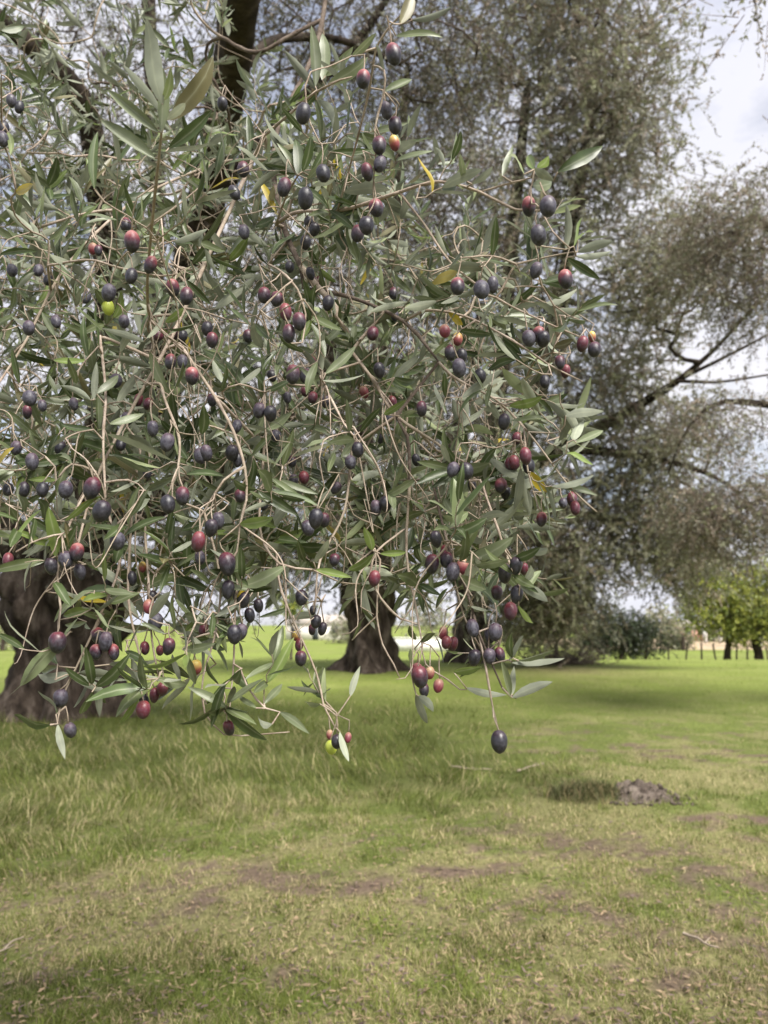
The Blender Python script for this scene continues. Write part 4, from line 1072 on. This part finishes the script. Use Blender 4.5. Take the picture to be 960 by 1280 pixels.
# prominent leaves: base px,py -> tip px,py, tint (s and g show the pale underside, others the upper face)
LF = """203,130,192,27,s 201,140,147,78,s 198,165,134,112,s 194,198,125,150,s 118,236,123,163,d 213,150,272,67,b 211,185,266,137,d 207,190,262,186,s 201,165,198,82,s 206,150,236,120,g 204,125,210,95,n
318,112,294,72,s 310,143,310,196,d 324,225,346,271,y 20,240,46,230,y 10,165,12,192,n 0,318,46,315,d 396,112,355,62,s 394,108,386,35,s 403,100,402,35,s 407,95,440,58,s 410,105,462,70,s 440,70,468,45,s 495,45,550,38,s 515,25,567,8,s 500,30,512,-8,b 480,88,472,55,s 395,125,400,175,g 398,125,429,165,s 378,165,350,143,d
372,218,368,168,d 378,215,388,168,d 388,220,411,178,d 370,218,348,175,g 413,190,463,182,d 384,224,410,199,s 352,232,320,215,s 390,233,416,228,s 430,240,487,237,s 414,247,457,268,d 340,318,366,284,d 480,115,515,99,g 555,212,545,185,s 562,205,566,165,s 565,200,576,165,d 580,225,575,192,s 590,230,621,205,s 628,220,641,188,s 615,320,620,270,d
697,215,759,176,d 655,218,650,186,n 668,212,660,194,l 672,210,683,199,l 692,226,664,206,s 665,231,696,225,s 707,312,707,255,g 717,308,720,275,l 722,300,736,277,l 722,303,761,293,s 722,315,766,302,s 720,320,763,314,s 708,322,750,349,d
117,500,121,452,s 120,492,147,462,s 113,500,77,483,s 117,537,76,529,d 137,530,178,510,s 110,447,103,394,d 123,433,113,379,d 177,420,180,375,d 180,427,136,416,s 183,423,204,395,g 187,440,211,492,s 217,487,229,452,g 233,350,264,381,d 207,403,231,382,l 280,398,314,386,s 266,450,278,478,s 277,490,291,462,d 67,450,111,453,l 133,543,214,584,d 140,567,198,594,d 233,593,278,595,d 183,613,218,597,s 13,563,38,591,d 252,543,252,509,d 5,513,37,545,g 68,420,52,390,s 95,480,82,450,g 25,480,15,435,d
400,467,373,432,s 403,463,405,416,g 407,467,444,434,s 403,475,454,483,s 487,330,507,374,s 437,540,428,506,s 450,540,478,507,d 443,550,412,556,s 417,553,396,563,y 577,497,628,473,s 493,472,528,478,d 500,520,524,509,s 480,518,504,502,l 575,413,616,418,d 560,390,583,408,y 543,480,558,508,s 540,537,564,554,d 557,497,558,462,d 320,405,338,424,d 330,477,327,429,d 353,583,367,536,g 497,575,501,550,d 345,470,352,440,g 420,395,415,360,g 460,395,468,360,s 505,330,540,300,g 430,330,420,300,g 380,440,350,425,d
637,508,676,498,l 708,567,741,574,l 707,520,751,517,s 717,550,730,522,s 720,553,754,538,s 709,553,720,535,d 663,590,683,613,y 693,433,720,424,b 650,340,672,322,s 18,663,50,675,l 40,678,78,683,l 118,738,79,756,s 113,762,79,770,l 153,728,124,709,s 150,752,122,736,g 173,773,149,736,s 187,773,211,742,g 72,830,54,802,d 73,833,42,843,s 112,857,78,833,d 115,855,107,815,d 120,858,150,826,d 63,906,9,901,d 72,905,82,943,s 70,893,56,859,d 115,865,108,904,d
173,870,148,905,l 198,848,231,854,s 157,814,188,830,d 228,812,264,804,s 226,796,261,795,d 266,765,260,800,d 273,797,298,771,d 258,880,288,845,d 295,747,316,726,y 200,740,213,708,d 245,778,262,752,g 395,712,440,722,l 475,692,508,690,l 436,712,457,698,l 372,675,384,708,d 392,703,414,668,g 465,688,455,656,l 527,803,546,785,d 512,782,520,800,d 513,828,519,808,s 520,868,538,910,s 523,870,546,891,s 567,840,602,833,l 583,860,625,868,s 638,870,626,826,s 400,880,377,889,s 438,870,453,840,s 402,872,393,855,d 404,872,410,855,d 425,915,436,952,s
650,732,686,754,s 675,742,712,735,g 640,828,706,823,s 648,826,692,812,s 640,872,691,853,s 648,757,661,789,l 655,727,672,700,s 662,735,678,712,s 640,868,648,842,g 636,825,650,795,s 640,822,640,793,d 640,700,672,685,d 660,690,694,684,s 590,690,625,680,s 600,700,640,700,s 575,720,605,735,s 600,650,640,640,s 620,560,600,590,d 585,640,560,660,g 480,620,520,600,s 530,640,500,655,g
440,600,480,590,s 350,600,395,610,s 345,660,310,650,l 300,655,345,645,l 410,590,425,560,g 440,800,452,765,d 500,730,470,715,s 545,760,560,735,d 90,330,60,318,g 60,300,85,270,s 40,290,15,265,s 150,440,170,410,g 300,480,330,455,s 20,360,40,340,g 240,330,260,300,d 70,600,35,600,l 90,580,60,560,s 160,600,190,625,d 170,640,185,600,g 100,540,60,545,g 30,640,10,610,d 215,690,245,672,s 230,720,255,700,g 255,780,225,770,s 330,880,355,850,s 320,885,300,872,s 340,905,310,900,s 350,890,380,915,s 310,860,285,842,d"""
LF = [tuple(q.split(',')) for q in LF.split()]

seeds = [main] + [spline(np.array([(*at(a_, b_, c_), r_ * 0.00085) for a_, b_, c_, r_ in s]), 0.02) for s in STEMS]
net = np.vstack(seeds)
nx_, ny_, nz_ = project(net[:, :3].T.T) if False else (np.array([project(p)[k] for p in net[:, :3]]) for k in range(3))


def near_depth(px, py_, jit=0.02):
    """Depth of the stems near that pixel."""
    d2 = (nx_ - px) ** 2 + (ny_ - py_) ** 2
    k = np.argsort(d2)[:4]
    w_ = 1 / (d2[k] + 30)
    return float((nz_[k] * w_).sum() / w_.sum()) + rng.normal(0, jit)


targets, olive_specs = [], []
for px, py_, ln, key in OL:
    px, py_, ln = float(px), float(py_), float(ln)
    real = rng.uniform(0.0235, 0.0275)
    d = float(np.clip(real * F / ln, 0.80, 1.75))
    d = (0.1 * d + 0.9 * near_depth(px, py_, 0.01) - 0.02) if py_ > 690 else (0.35 * d + 0.65 * near_depth(px, py_) - 0.05)
    c = at(px, py_, d)
    size = 0.95 * ln / F * d
    ax = np.array([rng.normal(0, 0.16), rng.normal(0, 0.2), 1.0]); ax /= np.linalg.norm(ax)
    topp = c + ax * size * 0.5
    att = topp + np.array([rng.normal(0, 0.006), rng.normal(0, 0.006), rng.uniform(0.012, 0.028)])
    olive_specs.append((c, ax, size, key, topp, att))
    targets.append(att)
rosette = {}
for x0, y0, x1, y1, tint in LF:
    x0, y0, x1, y1 = float(x0), float(y0), float(x1), float(y1)
    key = (round(x0 / 14), round(y0 / 14))
    d = rosette.setdefault(key, near_depth(x0, y0, 0.012) - 0.02)
    lp = math.hypot(x1 - x0, y1 - y0)
    p0 = at(x0, y0, d)
    tl = lp / F * d
    want = 0.052 + 0.012 * rng.random()                    # real length; the rest is foreshortening
    dz = math.sqrt(max(0, want ** 2 - tl ** 2)) * rng.choice([-1, 1]) * 0.7 if tl < want else rng.normal(0, 0.1) * tl
    p1 = at(x1, y1, d + dz)
    dr = p1 - p0
    Lr = np.linalg.norm(dr)
    view = unit((EYE - p0)[None])[0]
    nn = unit((view + rng.normal(0, 0.4, 3))[None])[0]
    if tint in 'sg' and rng.random() < 0.55:
        nn = -nn
    add_leaf(p0, dr, nn, Lr, rng.uniform(0.85, 1.1) * (0.95 if Lr > 0.05 else 1.1), tint)
    leaf_list[-1] = leaf_list[-1][:3] + (leaf_list[-1][3] + 200,) + leaf_list[-1][4:]
    targets.append(p0)

OX, OY, OZ = np.array([project(o_[0]) for o_ in olive_specs]).T
OR = np.array([o_[2] for o_ in olive_specs]) / OZ * F * 0.45

# shoots that fill the mass
def in_poly(poly, n):
    poly = np.array(poly, float)
    out = []
    lo, hi = poly.min(0), poly.max(0)
    while len(out) < n:
        p = lo + (hi - lo) * rng.random(2)
        c = False
        j = len(poly) - 1
        for i in range(len(poly)):
            if (poly[i, 1] > p[1]) != (poly[j, 1] > p[1]) and p[0] < (poly[j, 0] - poly[i, 0]) * (p[1] - poly[i, 1]) / (poly[j, 1] - poly[i, 1]) + poly[i, 0]:
                c = not c
            j = i
        if c:
            out.append(p)
    return out


POLY_NEAR = [(-60, 200), (20, 215), (120, 290), (230, 260), (330, 190), (380, 110), (450, 120), (490, 220), (560, 250), (640, 280), (690, 360), (715, 440), (690, 520), (680, 610), (650, 690), (560, 710), (470, 690), (330, 700), (290, 770), (190, 790), (110, 740), (50, 690), (-60, 680)]
POLY_MID = [(-60, 60), (60, 60), (200, 120), (330, 150), (420, 150), (480, 270), (600, 320), (650, 420), (620, 560), (560, 660), (440, 660), (250, 680), (100, 650), (-60, 640)]
POLY_TOP = [(-60, -40), (300, -40), (330, 150), (200, 230), (60, 230), (-60, 200)]
seeds_low = [(120, 770), (185, 740), (235, 800), (285, 780), (300, 835), (330, 870), (70, 850), (110, 835), (450, 730), (520, 720), (590, 745), (640, 700), (625, 805), (420, 890), (255, 740), (560, 680), (660, 590), (700, 540), (690, 470), (700, 395), (205, 790), (270, 830), (430, 690), (345, 710), (150, 690), (20, 690), (40, 640), (100, 700), (60, 740), (140, 760), (210, 700), (240, 760), (310, 720), (90, 790), (160, 800), (200, 840), (280, 860), (560, 740), (610, 690), (480, 720)]
shoots = []          # base point, direction, length, pairs, leaf length, tints, depth class
for p in in_poly(POLY_NEAR, 330):
    shoots.append((p, near_depth(*p, 0.04) + 0.03 + abs(rng.normal(0, 0.2)), 'near'))
for p in seeds_low:
    shoots.append((np.array(p, float), near_depth(*p, 0.02), 'low'))
for p in in_poly(POLY_MID, 430):
    shoots.append((p, rng.uniform(1.45, 2.5), 'mid'))
for p in in_poly([(320, 630), (650, 630), (640, 735), (560, 750), (470, 715), (330, 715)], 55):
    shoots.append((p, rng.uniform(1.25, 1.9), 'mid'))
for p in in_poly(POLY_TOP, 80):
    shoots.append((p, rng.uniform(1.7, 3.0), 'mid'))
shoot_geo = []
for (p, d, cls) in shoots:
    b0 = at(p[0], p[1], d)
    mode = rng.random()
    Ls = {'near': rng.uniform(0.07, 0.15), 'low': rng.uniform(0.05, 0.09), 'mid': rng.uniform(0.09, 0.2)}[cls]
    side = rng.normal(0, 1, 3) * np.array([1, 0.8, 0])
    if mode < 0.34:
        d0 = side * 0.6 + np.array([0, 0, -0.8]); d1 = side * 0.6 + np.array([0, 0, 0.3])
    elif mode < 0.8:
        d0 = side * 0.7 + np.array([0, 0, 0.35]); d1 = side * 0.45 + np.array([0, 0, 0.8])
    else:
        d0 = side + np.array([0, 0, 0.15]); d1 = side + np.array([0, 0, -0.5])
    d0, d1 = unit(d0[None])[0], unit(d1[None])[0]
    tq = np.linspace(0, 1, 7)[:, None]
    pts = b0 + Ls * (d0 * tq + (d1 - d0) * tq ** 2 * 0.45) + rng.normal(0, 0.0015, (7, 3))
    shoot_geo.append((pts, cls))
    targets.append(b0)
    pairs = int(Ls / 0.0225) + 1
    tl = 'near' if cls != 'mid' else 'mid'
    young = rng.random() < (0.14 if cls != 'mid' else 0.34)
    ph = rng.random() * 6.28
    for i in range(pairs):
        s = 0.18 + 0.82 * (i + 0.5) / pairs
        k = min(5, int(s * 6)); pp = pts[k] + (pts[k + 1] - pts[k]) * (s * 6 - k)
        ta_ = unit((pts[k + 1] - pts[k])[None])[0]
        e1 = unit(np.cross(ta_, [0.2, 0.9, 0.3])[None])[0]; e2 = np.cross(ta_, e1)
        for sg in (0, math.pi):
            if rng.random() < 0.14:
                continue
            an = ph + i * 1.45 + sg + rng.normal(0, 0.25)
            rad = math.cos(an) * e1 + math.sin(an) * e2
            op = rng.uniform(0.55, 1.15) * (0.55 if i == pairs - 1 else 1)
            dr = ta_ * math.cos(op) + rad * math.sin(op) + np.array([0, 0, rng.normal(0, 0.14)])
            nn = ta_ * math.sin(op) - rad * math.cos(op) + rng.normal(0, 0.3, 3)
            u = rng.random()
            if young and i >= pairs - 2:
                tint, Ll, w_ = ('n' if u < 0.7 else 'l'), rng.uniform(0.018, 0.034), 0.75
            else:
                tint = 'd' if u < 0.42 else 'g' if u < 0.70 else 's' if u < 0.90 else 'b' if u < 0.94 else 'l' if u < 0.993 else 'y'
                Ll, w_ = rng.uniform(0.042, 0.068) * (0.8 if i == pairs - 1 else 1), rng.uniform(0.85, 1.15)
            ok = True
            for s2 in (0.2, 0.5, 0.85):                     # let the fruit hang clear of most leaves
                lx_, ly_, lz_ = project(pp + unit(dr[None])[0] * Ll * s2)
                hit = (np.hypot(OX - lx_, OY - ly_) < OR * 0.95 + 3) & (lz_ < OZ)
                if hit.any() and rng.random() < 0.9:
                    ok = False
            if ok:
                add_leaf(pp, dr, nn, Ll, w_, tint)

chains, dirs, rads = grow(seeds, targets, 0.022, sag=0.02, wob=0.08, r_tip=0.00085, expo=2.6, up_bias=-0.3, follow=0.22)
bough, stem = Tubes(), Tubes()
M_STEM = bark_mat('stem_bark', (0.06, 0.045, 0.036), (0.13, 0.10, 0.08), (0.24, 0.195, 0.16), scale=30, bump=0.6, stretch=None)
for P, R in chains:
    sp = spline(np.column_stack([P, R]), 0.012) if R.max() < 0.02 else np.column_stack([P, R])
    nod = 1 + 0.28 * np.maximum(0, np.sin(np.arange(len(sp)) * 1.9 + rng.random() * 6)) ** 4
    (stem if R.max() > 0.0045 else bough).add(sp[:, :3], np.clip(sp[:, 3], 0.0006, None) * nod, 6 if R.max() > 0.0012 else 5, 0.22)
for pts, cls in shoot_geo:
    sp = spline(pts, 0.01 if cls != 'mid' else 0.03)
    bough.add(sp, np.linspace(0.0010, 0.0005, len(sp)), 5 if cls != 'mid' else 4, 0.1)
for c, ax, size, key, topp, att in olive_specs:            # fruit stalks
    m_ = (topp + att) / 2 + rng.normal(0, 0.0015, 3)
    sp = spline(np.array([att, m_, topp - ax * size * 0.03]), 0.006)
    bough.add(sp, np.linspace(0.0007, 0.00095, len(sp)), 5)
# bare hanging twigs
allp = np.vstack([P for P, R in chains if R.max() < 0.004])
for i in range(420):
    p0 = allp[rng.integers(len(allp))]
    px, py_, dz_ = project(p0)
    if not (-40 < px < 610 and 250 < py_ < 740):
        continue
    Lt = rng.uniform(0.05, 0.17) * (0.6 if py_ > 690 else 1)
    sd_ = rng.normal(0, 0.4, 3); sd_[2] = 0
    q1 = p0 + (sd_ * 0.5 + np.array([0, 0, -0.4])) * Lt; q2 = q1 + (sd_ * 0.2 + rng.normal(0, 0.12, 3) + np.array([0, 0, -0.55])) * Lt
    sp = spline(np.array([p0, q1, q2, q2 + rng.normal(0, 0.15, 3) * Lt]), 0.01)
    bough.add(sp, np.linspace(rng.uniform(0.0009, 0.0015), 0.0005, len(sp)), 5, 0.15)
    if rng.random() < 0.55:
        for q_ in range(int(rng.integers(2, 5))):
            pt_ = sp[-1 - int(q_ // 2) * min(2, len(sp) - 2)]
            dl = np.array([rng.normal(0, 0.7), rng.normal(0, 0.7), -0.5 + rng.normal(0, 0.5)])
            add_leaf(pt_, dl, rng.normal(0, 0.5, 3) + np.array([0, -0.6, 0.6]), rng.uniform(0.03, 0.05), rng.uniform(0.75, 1.1), 'dgsgs'[int(rng.integers(5))])
    if rng.random() < 0.6:
        j = len(sp) // 2; e = sp[j] + np.array([rng.normal(0, 0.5), rng.normal(0, 0.5), -0.6]) * Lt * 0.35
        bough.add(np.array([sp[j], (sp[j] + e) / 2 + rng.normal(0, 0.002, 3), e]), [0.0009, 0.0007, 0.0004], 4)
bo = child("fruiting_bough", bough.mesh("fruiting_bough", M_TWIG), treeA, label="leafy bough hanging in front, loaded with ripening olives")


def sub(name, me, M, **kw):
    o = obj(name, me, bo, **kw)
    o.matrix_local = M            # bough's own matrix is the identity in world space
    return o


ob_ = obj("stem", stem.mesh("stem", M_STEM), bo)
bpy.context.view_layer.update()
BINV = bo.matrix_world.inverted()

# olives
def olive_mesh(wr, tag, key):
    n, k = 16, 11
    V, Fq = [], []
    rs = np.random.default_rng(hash(tag) % 1000 if isinstance(tag, int) else 1)
    for i in range(k + 1):
        u = math.pi * i / k
        zz = 1.25 * math.cos(u)
        rr = math.sin(u) ** 0.92 * (1 + 0.05 * math.cos(u))
        if i == k:
            zz -= 0.05
        if i == 0:
            zz -= 0.05
        for j in range(n):
            q = 2 * math.pi * j / n
            f = 1 + 0.025 * noise.noise(Vector((math.cos(q) * rr * 1.4 + tag * 7, math.sin(q) * rr * 1.4, zz)))
            if wr:
                f += 0.10 * noise.noise(Vector((math.cos(q) * 3.2 + tag, math.sin(q) * 3.2, zz * 0.9))) - 0.03
            V.append((rr * f * math.cos(q), rr * f * math.sin(q), zz * (f if wr else 1)))
    V = np.array(V)
    i = np.arange(k)[:, None] * n; j = np.arange(n)[None, :]; kk = (j + 1) % n
    return new_mesh("olive", V, [np.stack([i + j, i + n + j, i + n + kk, i + kk], -1).reshape(-1, 4)], True, [OLIVES[key]])


OM = {(kx, t_): olive_mesh(t_ == 2 and kx in 'kgp', t_, kx) for kx in OLIVES for t_ in (0, 1, 2)}
for c, ax, size, key, topp, att in olive_specs:
    t_ = 2 if rng.random() < 0.38 else int(rng.integers(2))
    q = Vector(ax).to_track_quat('Z', 'Y').to_matrix().to_4x4() @ Matrix.Rotation(rng.random() * 6.28, 4, 'Z')
    s = size / 2.5
    fat = rng.uniform(0.80, 1.0) * (1.12 if key == 'y' else 1)
    M = Matrix.Translation(Vector(c)) @ q @ Matrix.Diagonal((s * fat, s * fat, s, 1))
    lab = {'y': "unripe green olive", 'o': "olive still turning from yellow to red", 'i': "half-ripe pink olive"}.get(key)
    sub("olive", OM[(key, t_)], BINV @ M, label=lab)

# leaves: the 300 that show largest are parts of their own, the rest one mass
inside = [i for i, l in enumerate(leaf_list) if -20 < l[4] < 980 and -20 < l[5] < 1000]
order = sorted(inside, key=lambda i: -leaf_list[i][3])
single = set(order[:300])
LM = {}
rest_v, rest_q, rest_t, rest_mid, mq, mt = [], [], [], [], [], []
off = 0
for i, (fr, shp, tint, sz, px, py_) in enumerate(leaf_list):
    V, Q, T, mid = SHAPES[shp]
    s_, d_, n_, p_ = fr
    if i in single:
        if (shp, tint) not in LM:
            me = new_mesh("leaf", V, [Q, T], True, [LEAVES[tint]])
            at_ = me.attributes.new("mid", 'FLOAT', 'POINT'); at_.data.foreach_set("value", mid.astype(np.float32))
            LM[(shp, tint)] = me
        M = Matrix(((s_[0], d_[0], n_[0], p_[0]), (s_[1], d_[1], n_[1], p_[1]), (s_[2], d_[2], n_[2], p_[2]), (0, 0, 0, 1)))
        sub("leaf", LM[(shp, tint)], BINV @ M, label="yellowed olive leaf" if tint == 'y' else None)
    else:
        W = p_ + V[:, :1] * s_ + V[:, 1:2] * d_ + V[:, 2:3] * n_
        rest_v.append(W); rest_q.append(Q + off); rest_t.append(T + off); rest_mid.append(mid); off += len(V)
        mq += [LEAF_KEYS.index(tint)] * len(Q); mt += [LEAF_KEYS.index(tint)] * len(T)
me = new_mesh("foliage", np.vstack(rest_v), [np.vstack(rest_q), np.vstack(rest_t)], True, [LEAVES[k] for k in LEAF_KEYS], np.array(mq + mt))
at_ = me.attributes.new("mid", 'FLOAT', 'POINT'); at_.data.foreach_set("value", np.concatenate(rest_mid).astype(np.float32))
fo = sub("foliage", me, BINV, kind="stuff")
print("leaves", len(leaf_list), "shoots", len(shoots), "tris", sum(len(o.data.loops) - 2 * len(o.data.polygons) for o in SC.objects if o.type == 'MESH'))
